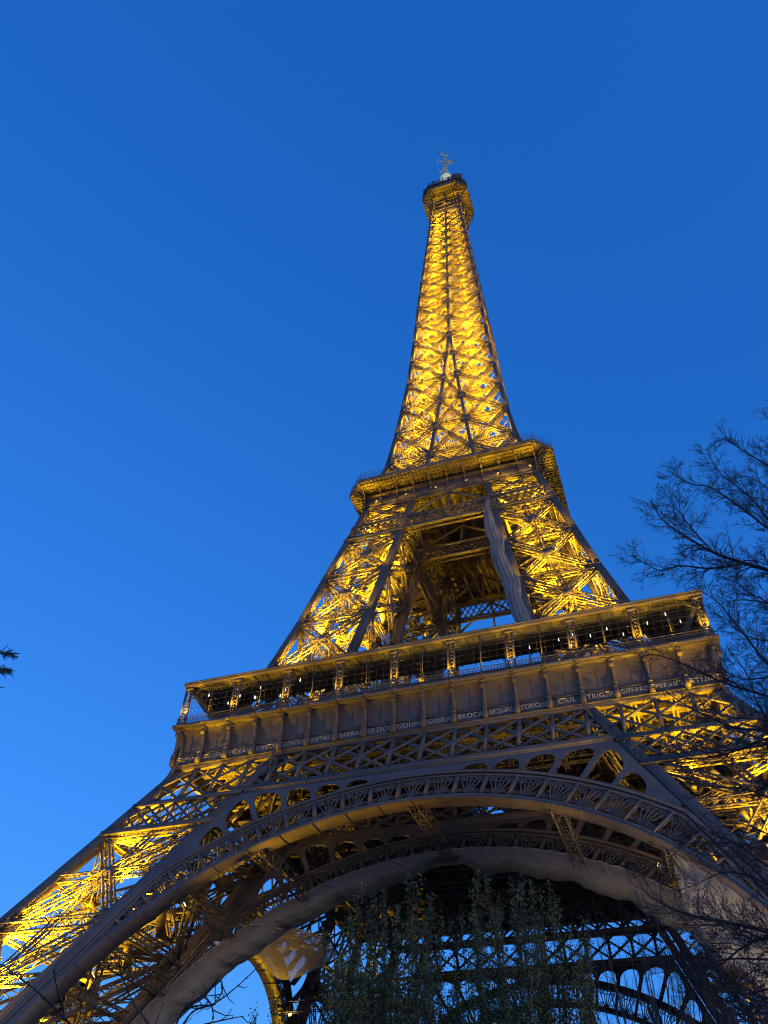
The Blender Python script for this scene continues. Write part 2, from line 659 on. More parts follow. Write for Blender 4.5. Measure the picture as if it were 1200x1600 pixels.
def lattice(mb, x0f, x1f, z0, z1, xs, wv, wd, off=0.0, bolts=False, step=2, fn=F):
    """verticals at xs, diagonals that cross two panels; x0f, x1f clip the ends at height z"""
    def clip(p, q):
        p, q = np.asarray(p, float), np.asarray(q, float)
        lo, hi = 0., 1.
        n = 24
        ok = [i / n for i in range(n + 1) if x0f(z0 + 0 * i) is not None and
              x0f((p + (q - p) * i / n)[2]) <= (p + (q - p) * i / n)[0] <= x1f((p + (q - p) * i / n)[2])]
        if len(ok) < 2:
            return None
        return p + (q - p) * ok[0], p + (q - p) * ok[-1]
    def seg(xa, za, xb, zb, w, t, o):
        c = clip((xa, 0, za), (xb, 0, zb))
        if c is None:
            return
        p, q = fn(c[0][0], c[0][2], off + o), fn(c[1][0], c[1][2], off + o)
        mb.beam(p, q, w, t, (0, 1, 0))
        if bolts:
            d = q - p
            L = np.linalg.norm(d)
            d = d / L
            s = np.cross(d, (0, 1, .0))
            s /= np.linalg.norm(s)
            for i in range(int(L / .62)):
                for e in (-1, 1):
                    c0 = p + d * (i + .5) * .62 + s * e * (w / 2 + .07)
                    mb.beam(c0 - d * .06, c0 + d * .06, .13, .16, (0, 1, 0))
    for x in xs:
        seg(x, z0, x, z1, wv, .3, 0)
    d = xs[1] - xs[0]
    e = [xs[0] - d] * 1 + list(xs) + [xs[-1] + d]
    for i in range(-step, len(xs)):
        xa = xs[0] + i * d
        xb = xa + step * d
        seg(xa, z1, xb, z0, wd, .16, .06)
        seg(xa, z0, xb, z1, wd * .82, .16, -.09)


mb = MB()
ib = lambda z: -B(z) + .2
jb = lambda z: B(z) - .2
lattice(mb, ib, jb, 46.3, 51.3, CX, .46, .36, 0, True)
mb.beam(F(-21.6, 45.95), F(21.6, 45.95), .55, .5, (0, 1, 0))       # bottom chord
mb.beam(F(-21.7, 45.45, -.02), F(21.7, 45.45, -.02), .5, .3, (0, 1, 0))
mb.beam(F(-22, 45.7, .2), F(22, 45.7, .2), .2, 1.1, (0, 1, 0))
g1 = mb.build('lattice_girder', IRON, tower)
copy_tree(g1, tower, Matrix.Translation((0, 15, 0)))
around(g1)
around(g1, (0, 1, 2, 3)[1:], (0, 15, 0))

mb = MB()
mb.beam((-34.05, -34.0, 51.62), (34.05, -34.0, 51.62), .62, .75, (0, 0, 1)[0:3])
mb.beam((-34.2, -34.1, 51.9), (34.2, -34.1, 51.9), .75, .14, (0, 0, 1))
g2 = mb.build('frieze_base_chord', IRON, tower)
around(g2)

# belt lattice on the piers' outer faces, 41.4 to 51.4
for s in (-1, 1):
    mb = MB()
    lo = (lambda z: -A(z) + .3) if s < 0 else (lambda z: B(z) + .2)
    hi = (lambda z: -B(z) - .2) if s < 0 else (lambda z: A(z) - .3)
    lattice(mb, lo, hi, 45.9, 51.2, [CX[0] + (i - 4) * PITCH for i in range(27)], .42, .34, 0, False)
    lattice(mb, lo, hi, 41.9, 45.2, [CX[0] + (i - 8) * PITCH / 2 for i in range(54)], .01, .3, 0, False)
    for z, h in ((45.55, .6), (41.5, .62)):
        mb.beam(F(lo(z) - .2, z, -.03), F(hi(z) + .2, z, -.03), h, .5, (0, 1, 0))
        mb.beam(F(lo(z) - .2, z - h * .35, .2), F(hi(z) + .2, z - h * .35, .2), .14, 1.0, (0, 1, 0))
    around(mb.build('pier_belt', IRON, tower))

# curved horn that carries each corner from the arris of the pier to the cornice
mb = MB()
hz = [47.5, 49, 50.5, 51.9, 53, 54.5, 56, 57]
ho = [36.1, 35.3, 34.75, 34.45, 34.3, 34.3, 34.45, 34.9]
P = []
for z, o in zip(hz, ho):
    w = .55
    P.append([(-o, -o, z), (-o + w, -o, z), (-o + w, -o + w, z), (-o, -o + w, z)])
mb.grid(P, closed=True)
horn = mb.build('corner_horn', IRON, tower)
around(horn)

# ---------------------------------------------------------------- frieze with names and consoles
NAMES = ['JAMIN', 'GAY-LUSSAC', 'FIZEAU', 'SCHNEIDER', 'LE CHATELIER', 'BERTHIER', 'BARRAL', 'DE DION', 'GOUIN',
         'JOUSSELIN', 'BROCA', 'BECQUEREL', 'CORIOLIS', 'CAIL', 'TRIGER', 'GIFFARD', 'PERRIER', 'STURM']
prof = [(52.02, 34.12), (53.45, 34.0), (53.46, 33.9), (54.3, 33.82), (55.2, 33.84), (56.0, 33.98), (56.6, 34.2), (57.05, 34.5)]


def panel_mesh(w):
    mb = MB()
    mb.grid([[(-w / 2, -y, z), (w / 2, -y, z)] for z, y in prof][::1])
    mb.beam((-w / 2, -34.08, 53.47), (w / 2, -34.08, 53.47), .1, .1)
    mb.beam((-w / 2, -34.16, 52.2), (w / 2, -34.16, 52.2), .12, .12)
    mb.beam((0, -33.88, 53.6), (0, -33.9, 55.2), .05, .05, (0, 1, 0))
    mb.beam((0, -33.9, 55.2), (0, -34.2, 56.7), .05, .05, (0, 1, 0))
    return mb


def lettering(text, maxw):
    cu = bpy.data.curves.new('lettering', 'FONT')
    cu.body = text
    cu.size = .92
    cu.align_x = 'CENTER'
    cu.align_y = 'CENTER'
    cu.extrude = .03
    cu.offset = .012
    cu.space_character = 1.12
    o = bpy.data.objects.new('lettering', cu)
    COL.objects.link(o)
    dg = bpy.context.evaluated_depsgraph_get()
    me = bpy.data.meshes.new_from_object(o.evaluated_get(dg))
    bpy.data.objects.remove(o)
    xs = [v.co.x for v in me.vertices]
    w = max(xs) - min(xs)
    k = min(1, maxw / w)
    me.transform(Matrix.Diagonal((k, 1, 1, 1)))
    me.transform(Matrix.Rotation(math.pi / 2, 4, 'X'))
    me.materials.clear()
    me.materials.append(LETTER)
    return me


pw = PITCH - .02
p0 = panel_mesh(pw).build('name_panel', IRON, tower)
p0.location.x = CX[0] + PITCH / 2
panels = [p0]
for i in range(1, 18):
    c = p0.copy()
    COL.objects.link(c)
    c.location.x = CX[i] + PITCH / 2
    panels.append(c)
for pnl, nm in zip(panels, NAMES):
    me = lettering(nm, PITCH - .75)
    o = bpy.data.objects.new('lettering', me)
    COL.objects.link(o)
    o.parent = pnl
    o.location = (0, -34.11, 52.84)
# plain friezes of the three other sides
mb = MB()
mb.grid([[(-34.6, -y, z), (34.6, -y, z)] for z, y in prof])
fz = mb.build('frieze_wall', IRON, tower)
fz.matrix_local = Matrix.Rotation(math.pi / 2, 4, 'Z')
for k in (2, 3):
    c = fz.copy()
    COL.objects.link(c)
    c.matrix_local = Matrix.Rotation(k * math.pi / 2, 4, 'Z')


def console_mesh():
    mb = MB()
    # web plate following the cove, then scroll head and foot block
    pr = [(52.0, 34.1, 34.62), (53.3, 34.0, 34.62), (53.5, 33.9, 34.5), (54.6, 33.8, 34.48), (55.6, 33.9, 34.55), (56.2, 34.0, 34.7), (56.9, 34.3, 35.05)]
    P = [[(-.18, -y0, z), (.18, -y0, z), (.18, -y1, z), (-.18, -y1, z)] for z, y0, y1 in pr]
    mb.grid(P, closed=True)
    mb.box((-.3, -34.74, 52.0), (.3, -34.0, 53.25))
    mb.box((-.24, -34.8, 53.26), (.24, -34.0, 53.5))
    mb.box((-.23, -34.6, 54.0), (.23, -33.8, 54.2))
    # scroll
    n = 10
    ring = [[(sx, -34.75 - .3 * math.cos(a), 56.35 + .34 * math.sin(a)) for a in np.linspace(0, 2 * math.pi, n, endpoint=False)] for sx in (-.24, .24)]
    mb.grid(ring, closed=True)
    mb.face(ring[0][::-1])
    mb.face(ring[1])
    mb.box((-.27, -35.15, 56.72), (.27, -34.0, 57.0))
    return mb


c0 = console_mesh().build('console', IRON, tower)
c0.location.x = CX[0]
for k in range(4):
    for i in range(0, 19):
        if k == 0 and i == 0:
            continue
        if k and i == 18:
            continue
        c = c0.copy()
        COL.objects.link(c)
        c.matrix_local = Matrix.Rotation(k * math.pi / 2, 4, 'Z') @ Matrix.Translation((CX[i], 0, 0))

# ---------------------------------------------------------------- first floor: deck, gallery, roof, pavilion
mb = MB()
h = 35.37


def ringbox(mb, ho, hi, z0, z1, mi=0):
    mb.box((-ho, -ho, z0), (ho, -hi, z1), mi)
    mb.box((-ho, hi, z0), (ho, ho, z1), mi)
    mb.box((-ho, -hi, z0), (-hi, hi, z1), mi)
    mb.box((hi, -hi, z0), (ho, hi, z1), mi)


ringbox(mb, h, 33.0, 57.15, 57.6)
ringbox(mb, h - .22, 33.4, 57.0, 57.148)
deck = mb.build('cornice', IRON, tower)
mb = MB()
ringbox(mb, 33.0, 2.5, 56.6, 57.5)
fd = mb.build('first_floor_deck', DECKM, tower)
mb = MB()
for i in range(-8, 9):                        # lattice floor beams under the deck
    x = i * PITCH
    for y0, y1 in ((-33, -2.5), (2.5, 33)):
        truss(mb, (x, y0, 55), (x, y1, 55), .5, 2.6, (0, 0, 1), .22, .16, 2.2, 4)
        truss(mb, (y0, x, 55), (y1, x, 55), .5, 2.6, (0, 0, 1), .22, .16, 2.2, 4)
for y in (-14.6, -19.5, -24.5, -29, 14.6, 19.5, 24.5, 29):
    truss(mb, (-33, y, 54.6), (33, y, 54.6), .5, 3.4, (0, 0, 1), .25, .18, 2.6, 4)
    truss(mb, (y, -33, 54.6), (y, 33, 54.6), .5, 3.4, (0, 0, 1), .25, .18, 2.6, 4)
mb.build('floor_beams', IRON, fd)


def railing(mb, x0, x1, y, z, n, hgt=1.15):
    mb.beam((x0, y, z + hgt), (x1, y, z + hgt), .1, .09)
    mb.beam((x0, y, z + .12), (x1, y, z + .12), .08, .07)
    mb.beam((x0, y, z + hgt * .72), (x1, y, z + hgt * .72), .05, .05)
    for i in range(n + 1):
        x = x0 + (x1 - x0) * i / n
        mb.beam((x, y, z), (x, y, z + hgt), .06, .05, (0, 1, 0))
        if i < n:
            d = (x1 - x0) / n
            mb.beam((x, y, z + .12), (x + d, y, z + hgt * .72), .04, .03, (0, 1, 0))
            mb.beam((x + d, y, z + .12), (x, y, z + hgt * .72), .04, .03, (0, 1, 0))


mb = MB()
railing(mb, -35.0, 35.0, -35.05, 57.6, 180)
rl = mb.build('gallery_railing', IRON, tower)
around(rl)

PX = [-34.4 + i * 68.8 / 9 for i in range(10)]


def post_mesh():
    mb = MB()
    y = -34.75
    for s in (-1, 1):
        mb.beam((s * .42, y, 57.6), (s * .42, y, 63.8), .2, .3, (0, 1, 0))
    n = 9
    for i in range(n):
        z0, z1 = 58.6 + i * .55, 58.6 + (i + 1) * .55
        mb.beam((-.36, y + .04, z0), (.36, y + .04, z1), .07, .05, (0, 1, 0))
        mb.beam((.36, y - .02, z0), (-.36, y - .02, z1), .07, .05, (0, 1, 0))
    mb.box((-.62, y - .28, 57.6), (.62, y + .3, 58.15))
    mb.box((-.58, y - .24, 63.35), (.58, y + .26, 63.8))
    mb.beam((0, y + .2, 62.2), (0, y + 2.6, 63.7), .16, .2, (1, 0, 0))
    return mb


pp = post_mesh().build('gallery_post', IRON, tower)
pp.location.x = PX[0]
for k in range(4):
    for i in range(9 if k else 10):
        if k == 0 and i == 0:
            continue
        c = pp.copy()
        COL.objects.link(c)
        c.matrix_local = Matrix.Rotation(k * math.pi / 2, 4, 'Z') @ Matrix.Translation((PX[i], 0, 0))
mb = MB()
mb.beam((0, -34.8, 58.6), (0, -34.8, 63.8), .1, .1, (0, 1, 0))
ml = mb.build('mullion', IRON, tower)
ml.location.x = (PX[0] + PX[1]) / 2
for i in range(1, 9):
    c = ml.copy()
    COL.objects.link(c)
    c.location.x = (PX[i] + PX[i + 1]) / 2
# inner row of posts
mb = MB()
for i in range(19):
    x = -29.5 + i * 59 / 18
    mb.beam((x, -29.8, 57.5), (x, -29.8, 63.6), .16, .16, (0, 1, 0))
for x in np.arange(-34.2, 34.3, 1.0):        # thin wires of the fall guard
    mb.beam((x, -34.9, 58.7), (x, -34.9, 63.8), .022, .022, (0, 1, 0))
for z in np.arange(59.3, 63.8, .9):
    mb.beam((-34.8, -34.9, z), (34.8, -34.9, z), .022, .022)
wr = mb.build('guard_wires', DARK, tower)
around(wr)

mb = MB()
ringbox(mb, 35.15, 34.7, 63.82, 64.4)
ringbox(mb, 35.22, 34.8, 64.28, 64.46)
roof = mb.build('gallery_roof', IRON, tower)
mb = MB()
ringbox(mb, 34.7, 28.6, 64.05, 64.3)
mb.build('ceiling', DARK, roof)
mb = MB()
for k in range(4):
    m = np.array(Matrix.Rotation(k * math.pi / 2, 3, 'Z'))
    for i in range(37):
        x = -34 + i * 68 / 36
        mb.beam(m @ (x, -34.69, 63.92), m @ (x, -28.7, 63.92), .12, .26)
    for y in (-33, -31, -29):
        mb.beam(m @ (-34.6, y, 63.98), m @ (34.6, y, 63.98), .14, .16)
    mb.beam(m @ (-34.5, -34.5, 63.75), m @ (-29.8, -29.8, 57.7), .5, .5)
mb.build('rafters', DARK, roof)

# pavilion behind the gallery, between the piers
mb = MB()
xs = np.linspace(-13.5, 13.5, 11)
for i in range(10):
    mb.face([(xs[i], -28.2, 57.6), (xs[i + 1], -28.2, 57.6), (xs[i + 1], -26.3, 62.6), (xs[i], -26.3, 62.6)], 1)
for x in xs:
    mb.beam((x, -28.25, 57.55), (x, -26.35, 62.65), .12, .16, (0, 1, 0))
for f in (0, .28, .64, 1):
    mb.beam((-13.6, -28.25 + 1.9 * f, 57.6 + 5 * f), (13.6, -28.25 + 1.9 * f, 57.6 + 5 * f), .1, .14, (0, 1, 0))
mb.box((-14, -26.28, 57.6), (14, -17, 62.5))
mb.box((-14.6, -28.0, 62.75), (14.6, -16.5, 63.1))
pav = mb.build('glass_pavilion', [DARK, GLASS], tower)
mb = MB()
mb.box((-11, -28.4, 58.05), (-4.5, -28.3, 58.4))
mb.box((1, -28.4, 58.05), (8, -28.3, 58.3))
mb.build('light_strip', BULB, pav)
around(pav)
# dark service cabins beside the piers
mb = MB()
for x0, x1 in ((-28.5, -15.5), (15.5, 28.5)):
    mb.box((x0 + 1, -25.2, 57.5), (x0 + 4.4, -20, 61.6))
cab = mb.build('service_cabin', DARK, tower)
around(cab, (2,))


def small_lamp(mb, c, r=.1):
    mb.box((c[0] - r, c[1] - r, c[2] - r), (c[0] + r, c[1] + r, c[2] + r))


spots = [(-32.6, -32.5), (-30.4, -30.6), (-27.8, -32.0), (-26.2, -30.4), (-25.9, -31.2), (-24.3, -32.6), (-22.4, -30.2), (-20.9, -31.6), (-18.2, -32.8), (-17.2, -30.9),
         (13.4, -31.2), (17.3, -32.2), (18.6, -30.4), (19.1, -32.4), (21.2, -31.0), (23.4, -32.6), (25.2, -30.8), (28.3, -31.8), (30.6, -32.6), (32.2, -31.0)]
mb0 = MB()
small_lamp(mb0, (0, 0, 63.55), .05)
mb0.beam((0, 0, 63.6), (0, 0, 63.9), .06)
l0 = mb0.build('ceiling_lamp', BULB, tower)
l0.location = (*spots[0], 0)
for s in spots[1:]:
    c = l0.copy()
    COL.objects.link(c)
    c.location = (*s, random.uniform(-.8, 0.0))

# ---------------------------------------------------------------- second floor
# lattice girder between the upper piers
mb = MB()
iu = lambda z: -B(z)
ju = lambda z: B(z)
xs2 = [-8.4 + i * 1.2 for i in range(15)]
lattice(mb, iu, ju, 102.7, 105.7, xs2, .02, .22, 0)
for z, hh in ((102.35, .5), (106.0, .42)):
    mb.beam(F(-B(z), z, -.02), F(B(z), z, -.02), hh, .5, (0, 1, 0))
mb.beam(F(-8.3, 102.2, 1.1), F(8.3, 102.2, 1.1), .25, .3, (0, 1, 0))
mb.beam(F(-7.6, 106.3, .1), F(0, 111.8, .1), .36, .3, (0, 1, 0))
mb.beam(F(7.6, 106.3, .1), F(0, 111.8, .1), .36, .3, (0, 1, 0))
mb.beam(F(0, 106.3, .2), F(0, 112, .2), .4, .3, (0, 1, 0))
for s in (-1, 1):
    lattice(mb, (lambda z: -A(z) + .3) if s < 0 else (lambda z: B(z)), (lambda z: -B(z)) if s < 0 else (lambda z: A(z) - .3),
            102.7, 105.7, [-20.4 + i * 1.2 for i in range(35)], .02, .2, 0)
    for z, hh in ((102.35, .45), (106.0, .4)):
        x0, x1 = sorted((s * B(z), s * A(z)))
        mb.beam(F(x0, z, -.04), F(x1, z, -.04), hh, .45, (0, 1, 0))
gu = mb.build('upper_girder', IRON, tower)
around(gu)
around(gu, (1, 2, 3), (0, 9.5, 0))
copy_tree(gu, tower, Matrix.Translation((0, 9.5, 0)))

H2, Q2, CH = 20.47, 17.15, 3.2
mb = MB()
mb.box((-Q2, -Q2, 112.3), (Q2, -Q2 + .25, 115.2))
mb.box((-Q2 - .06, -Q2 - .14, 111.95), (Q2 + .06, -Q2 + .3, 112.45))
mb.box((-Q2 - .06, -Q2 - .08, 114.9), (Q2 + .06, -Q2 + .2, 115.15))
for i in range(21):
    x = -Q2 + i * Q2 / 10
    mb.beam((x, -Q2 - .03, 112.4), (x, -Q2 - .03, 115), .08, .06, (0, 1, 0))
f2 = mb.build('upper_frieze', IRON, tower)
around(f2)


def oct_pts(hh, c, z):
    return [(-hh + c, -hh, z), (hh - c, -hh, z), (hh, -hh + c, z), (hh, hh - c, z), (hh - c, hh, z), (-hh + c, hh, z), (-hh, hh - c, z), (-hh, -hh + c, z)]


def oct_slab(mb, h0, c0, z0, h1, c1, z1, cap=True):
    a, b = oct_pts(h0, c0, z0), oct_pts(h1, c1, z1)
    mb.grid([a, b], closed=True)
    if cap:
        mb.face(a[::-1])
        mb.face(b)


# gallery floor that flares out over the consoles, with ribbed underside
mb = MB()
oct_slab(mb, H2 - .1, CH, 116.6, H2 - .1, CH, 116.85)
oct_slab(mb, H2, CH, 116.86, H2, CH, 117.45)
oct_slab(mb, H2 - .35, CH, 117.46, H2 - .35, CH, 117.6)
g2f = mb.build('second_floor_gallery', IRON, tower)
mb = MB()
for k in range(4):
    m = np.array(Matrix.Rotation(k * math.pi / 2, 3, 'Z'))
    for i in range(49):
        x = -Q2 + i * Q2 / 24
        mb.beam(m @ (x, -Q2, 116.45), m @ (x, -H2 + .2, 116.45), .1, .28)
    for y in (-18, -18.9, -19.8):
        mb.beam(m @ (-Q2, y, 116.5), m @ (Q2, y, 116.5), .12, .18)
    mb.beam(m @ (-Q2, -Q2, 115.6), m @ (-18.8, -18.8, 116.4), .2, .5)
mb.build('ribs', IRON, g2f)


def console2():
    mb = MB()
    y0 = -Q2
    pr = [(112.4, .12, .34), (113.6, .12, .3), (114.6, .12, .45), (115.4, .12, .9), (116.0, .12, 1.7), (116.55, .12, 3.1)]
    P = [[(-.13, y0 - a, z), (.13, y0 - a, z), (.13, y0 - b, z), (-.13, y0 - b, z)] for z, a, b in pr]
    mb.grid(P, closed=True)
    mb.box((-.24, y0 - .5, 112.4), (.24, y0 - .1, 112.9))
    for (za, _, ba), (zb, _, bb) in zip(pr, pr[1:]):
        mb.beam((0, y0 - ba, za), (0, y0 - bb, zb), .34, .08, (0, 1, 0))
    return mb


k2 = console2().build('gallery_bracket', IRON, tower)
X2 = [-Q2 + .2 + i * (2 * Q2 - .4) / 10 for i in range(11)]
k2.location.x = X2[0]
for k in range(4):
    for i in range(11 if k == 0 else 10):
        if k == 0 and i == 0:
            continue
        c = k2.copy()
        COL.objects.link(c)
        c.matrix_local = Matrix.Rotation(k * math.pi / 2, 4, 'Z') @ Matrix.Translation((X2[i], 0, 0))
mb = MB()
o8 = oct_pts(H2 - .25, CH, 117.6)
for i in range(8):
    p, q = np.array(o8[i]), np.array(o8[(i + 1) % 8])
    n = int(np.linalg.norm(q - p) / .8)
    for j in range(n + 1):
        c = p + (q - p) * j / n
        mb.beam(c, c + (0, 0, 1.9 if j % 2 else 1.2), .05, .05, (0, 1, 0))
    for zz in (.4, .8, 1.2, 1.9):
        mb.beam(p + (0, 0, zz), q + (0, 0, zz), .05, .05)
mb.build('second_floor_railing', DARK, tower)
# floor of the second level with beams under it
mb = MB()
ringbox(mb, Q2, 4.5, 115.3, 116.4)
for v in np.arange(-16, 16.1, 2.0):
    for y0, y1 in ((-17, -4.5), (4.5, 17)):
        truss(mb, (v, y0, 114.4), (v, y1, 114.4), .3, 1.6, (0, 0, 1), .16, .12, 1.6)
        truss(mb, (y0, v, 114.2), (y1, v, 114.2), .3, 1.6, (0, 0, 1), .16, .12, 1.6)
mb.build('second_floor_deck', IRON, tower)
# cabins, lattice skirts and safety mesh above the second floor
mb = MB()
for k in range(4):
    m = np.array(Matrix.Rotation(k * math.pi / 2, 3, 'Z'))
    mb.beam(m @ (-14, -15.9, 118.7), m @ (14, -15.9, 118.7), 1.2, 2.2)
    for i in range(30):
        x = -15 + i
        mb.beam(m @ (x, -16.8, 117.6), m @ (x, -16.8, 121.2), .09, .09, (0, 1, 0))
        mb.beam(m @ (x, -16.8, 117.6), m @ (x + 1.6, -16.6, 121.2), .07, .07, (0, 1, 0))
        mb.beam(m @ (x + 1.6, -16.8, 117.6), m @ (x, -16.6, 121.2), .07, .07, (0, 1, 0))
    mb.beam(m @ (-16, -16.8, 121.2), m @ (16, -16.8, 121.2), .12, .12)
    for s in (-1, 1):
        mb.beam(m @ (s * 4.6, -14.5, 124), m @ (s * 9.6, -15.5, 119), .3, .3, (0, 1, 0))
        mb.beam(m @ (s * 4.6, -14.5, 124), m @ (s * 1.0, -15.5, 119), .25, .25, (0, 1, 0))
mb.build('second_floor_skirt', DARK, tower)

# ---------------------------------------------------------------- upper shaft
SN = [117.6, 128, 138.8, 149, 159.2, 169.2, 179, 188.5, 197.6, 206, 214, 221.5, 228.5, 235, 241, 246.8, 252.4, 257.6, 262.6]
mb = MB()
zs = [116.6] + SN[1:] + [277]
CS = .85
for i in range(len(zs) - 1):
    p = np.array((-A(zs[i]) + CS / 2, -A(zs[i]) + CS / 2, zs[i]))
    q = np.array((-A(zs[i + 1]) + CS / 2, -A(zs[i + 1]) + CS / 2, zs[i + 1]))
    k = max(.5, 1 - (zs[i] - 120) / 420)
    mb.beam(p, q, CS * k, CS * k, (0, 1, 0))
    for sx, sy in ((0, -1), (-1, 0)):
        for e in (-1, 1):
            o = np.array((sx * .5 + (e * .36 if sx == 0 else 0), sy * .5 + (e * .36 if sy == 0 else 0), 0)) * CS * k
            mb.beam(p + o, q + o, .16, .1, (0, 1, 0) if sx == 0 else (1, 0, 0))
    plate(mb, F(-A(zs[i]) + .9, zs[i], -.02), (0, 0, 1), 1.6 * k, 1.2 * k, (0, 1, 0), .1)
    q_ = F(-A(zs[i]) + .9, zs[i], -.02)
    plate(mb, (q_[1], q_[0], q_[2]), (0, 0, 1), 1.6 * k, 1.2 * k, (1, 0, 0), .1)
sc_ = mb.build('shaft_column', IRON, tower)
around(sc_)
mb = MB()
for i in range(len(zs) - 1):
    k = max(.5, 1 - (zs[i] - 120) / 400)
    if B(zs[i]) > .05:
        for s in (-1, 1):
            mb.beam(F(s * (B(zs[i]) + .1), zs[i], .3), F(s * (B(zs[i + 1]) + .1), zs[i + 1], .3), .72 * k, .7, (0, 1, 0))
            plate(mb, F(s * (B(zs[i]) + .1), zs[i], -.08), (0, 0, 1), 1.9 * k, 1.35 * k, (0, 1, 0), .1)
    else:
        mb.beam(F(0, zs[i], .3), F(0, zs[i + 1], .3), .8 * k, .7, (0, 1, 0))
        plate(mb, F(0, zs[i], -.08), (0, 0, 1), 2.0 * k, 1.5 * k, (0, 1, 0), .1)
cc = mb.build('middle_column', IRON, tower)
around(cc)
mb = MB()


def xpanel(x0a, x1a, z0, x0b, x1b, z1, w, dep, pitch, off=.35):
    ch, la, pitch = .22 * w / .8, .11 * w / .8, pitch * 2.2
    truss(mb, F(x0a, z0, off), F(x1b, z1, off), w, dep, (0, 1, 0), ch, la, pitch)
    truss(mb, F(x1a, z0, off), F(x0b, z1, off), w, dep * .85, (0, 1, 0), ch, la, pitch)


for i in range(len(SN) - 1):
    z0, z1 = SN[i], SN[i + 1]
    k = max(.45, 1 - (z0 - 120) / 260)
    w = .8 * k
    for s in (-1, 1):
        xpanel(s * (A(z0) - .4), s * B(z0), z0, s * (A(z1) - .4), s * B(z1), z1, w, .7 * k, .8 * k + .1)
    if B(z0) > 1.6:
        xpanel(-B(z0), B(z0), z0, -B(z1), B(z1), z1, w * .8, .6 * k, .8)
    for z in (z1, ):
        truss(mb, F(-A(z) + .4, z, .35), F(A(z) - .4, z, .35), w * .8, .6 * k, (0, 1, 0), .17 * k + .02, .08, 1.5 * k + .1)
sb = mb.build('shaft_bracing', IRON, tower)
around(sb)
# inner frames, lift well and stairs
mb = MB()
levels = []
for i in range(len(SN) - 1):
    n = 3
    levels += [SN[i] + (SN[i + 1] - SN[i]) * j / n for j in range(n)]
for i, z in enumerate(levels):
    a = A(z) - .6
    k = max(.45, 1 - (z - 120) / 260)
    lw = min(3.4, a * .5)
    node = i % 3 == 0
    if node:
        truss(mb, (-a, -a, z), (a, a, z), .6 * k, .5 * k, (0, 0, 1), .12, .08, 1)
        truss(mb, (-a, a, z), (a, -a, z), .6 * k, .5 * k, (0, 0, 1), .12, .08, 1)
        for m in (-1, 1):
            truss(mb, (-a, m * lw, z), (a, m * lw, z), .5 * k, .4 * k, (0, 0, 1), .1, .07, 1)
            truss(mb, (m * lw, -a, z), (m * lw, a, z), .5 * k, .4 * k, (0, 0, 1), .1, .07, 1)
    else:
        for m in (-1, 1):
            mb.beam((-lw, m * lw, z), (lw, m * lw, z), .16, .2)
            mb.beam((m * lw, -lw, z), (m * lw, lw, z), .16, .2)
            mb.beam((m * lw, -lw, z), (m * a * .96, -a * .96, z), .12, .14)
            mb.beam((m * lw, lw, z), (m * a * .96, a * .96, z), .12, .14)
    if i + 1 < len(levels):
        z2 = levels[i + 1]
        a2 = A(z2) - .6
        lw2 = min(3.4, a2 * .5)
        for sx in (-1, 1):
            for sy in (-1, 1):
                mb.beam((sx * lw, sy * lw, z), (sx * lw2, sy * lw2, z2), .26, .26)
            mb.beam((sx * lw, -lw, z), (sx * lw2, lw2, z2), .13, .1, (1, 0, 0))
            mb.beam((sx * lw, lw, z), (sx * lw2, -lw2, z2), .13, .1, (1, 0, 0))
            mb.beam((-lw, sx * lw, z), (lw2, sx * lw2, z2), .13, .1, (0, 1, 0))
            mb.beam((lw, sx * lw, z), (-lw2, sx * lw2, z2), .13, .1, (0, 1, 0))
            if i % 3 == 1:      # struts from the well to the faces
                mb.beam((sx * lw, 0, z), (sx * a2, 0, z2), .16, .16)
                mb.beam((0, sx * lw, z), (0, sx * a2, z2), .16, .16)
        # stair flights
        s = 1 if i % 2 else -1
        r = (lw + a) / 2
        mb.beam((r, -s * lw * .8, z), (r, s * lw * .8, z2), .9 * k, .12, (1, 0, 0)[::1])
        mb.beam((-r, s * lw * .8, z), (-r, -s * lw * .8, z2), .9 * k, .12)
mb.build('lift_well', IRON, tower)

# ---------------------------------------------------------------- summit
H3, C3, Z3 = 8.17, 3.06, 278.3
mb = MB()
oct_slab(mb, H3, C3, Z3, H3, C3, Z3 + .7)
oct_slab(mb, H3 - .5, C3, Z3 + .71, H3 - .5, C3, Z3 + 3.4)
oct_slab(mb, H3 - .1, C3, Z3 + 3.41, H3 - .1, C3, Z3 + 3.8)
summit = mb.build('summit_gallery', DARK, tower)
mb = MB()
oct_slab(mb, H3 - .1, C3, Z3 - .25, H3 - .1, C3, Z3 - .06)
for i in range(-7, 8):
    mb.beam((i, -7.6, Z3 - .35), (i, 7.6, Z3 - .35), .12, .2)
    mb.beam((-7.6, i, Z3 - .42), (7.6, i, Z3 - .42), .12, .2)
mb.build('ribbed_soffit', IRON, summit)
mb = MB()
o8 = oct_pts(H3 - .4, C3, Z3 - .3)
for i, p in enumerate(o8):
    sx, sy = (1 if p[0] > 0 else -1), (1 if p[1] > 0 else -1)
    a0 = A(262.6) - .2
    q = np.array((sx * a0, sy * a0, 262.6))
    c1 = np.array((sx * (a0 + .3), sy * (a0 + .3), 270))
    p = np.array(p)
    mb.beam(c1, p, .3, .3, (0, 1, 0))
    # curved bracket
    prev = np.array((sx * a0, sy * a0, 266))
    for f in (.25, .5, .75, 1):
        r = 1 - math.sqrt(1 - f * f)
        nx = np.array((q[0] + (p[0] - q[0]) * r, q[1] + (p[1] - q[1]) * r, 266 + 12 * f))
        mb.beam(prev, nx, .26, .36, (0, 1, 0))
        prev = nx
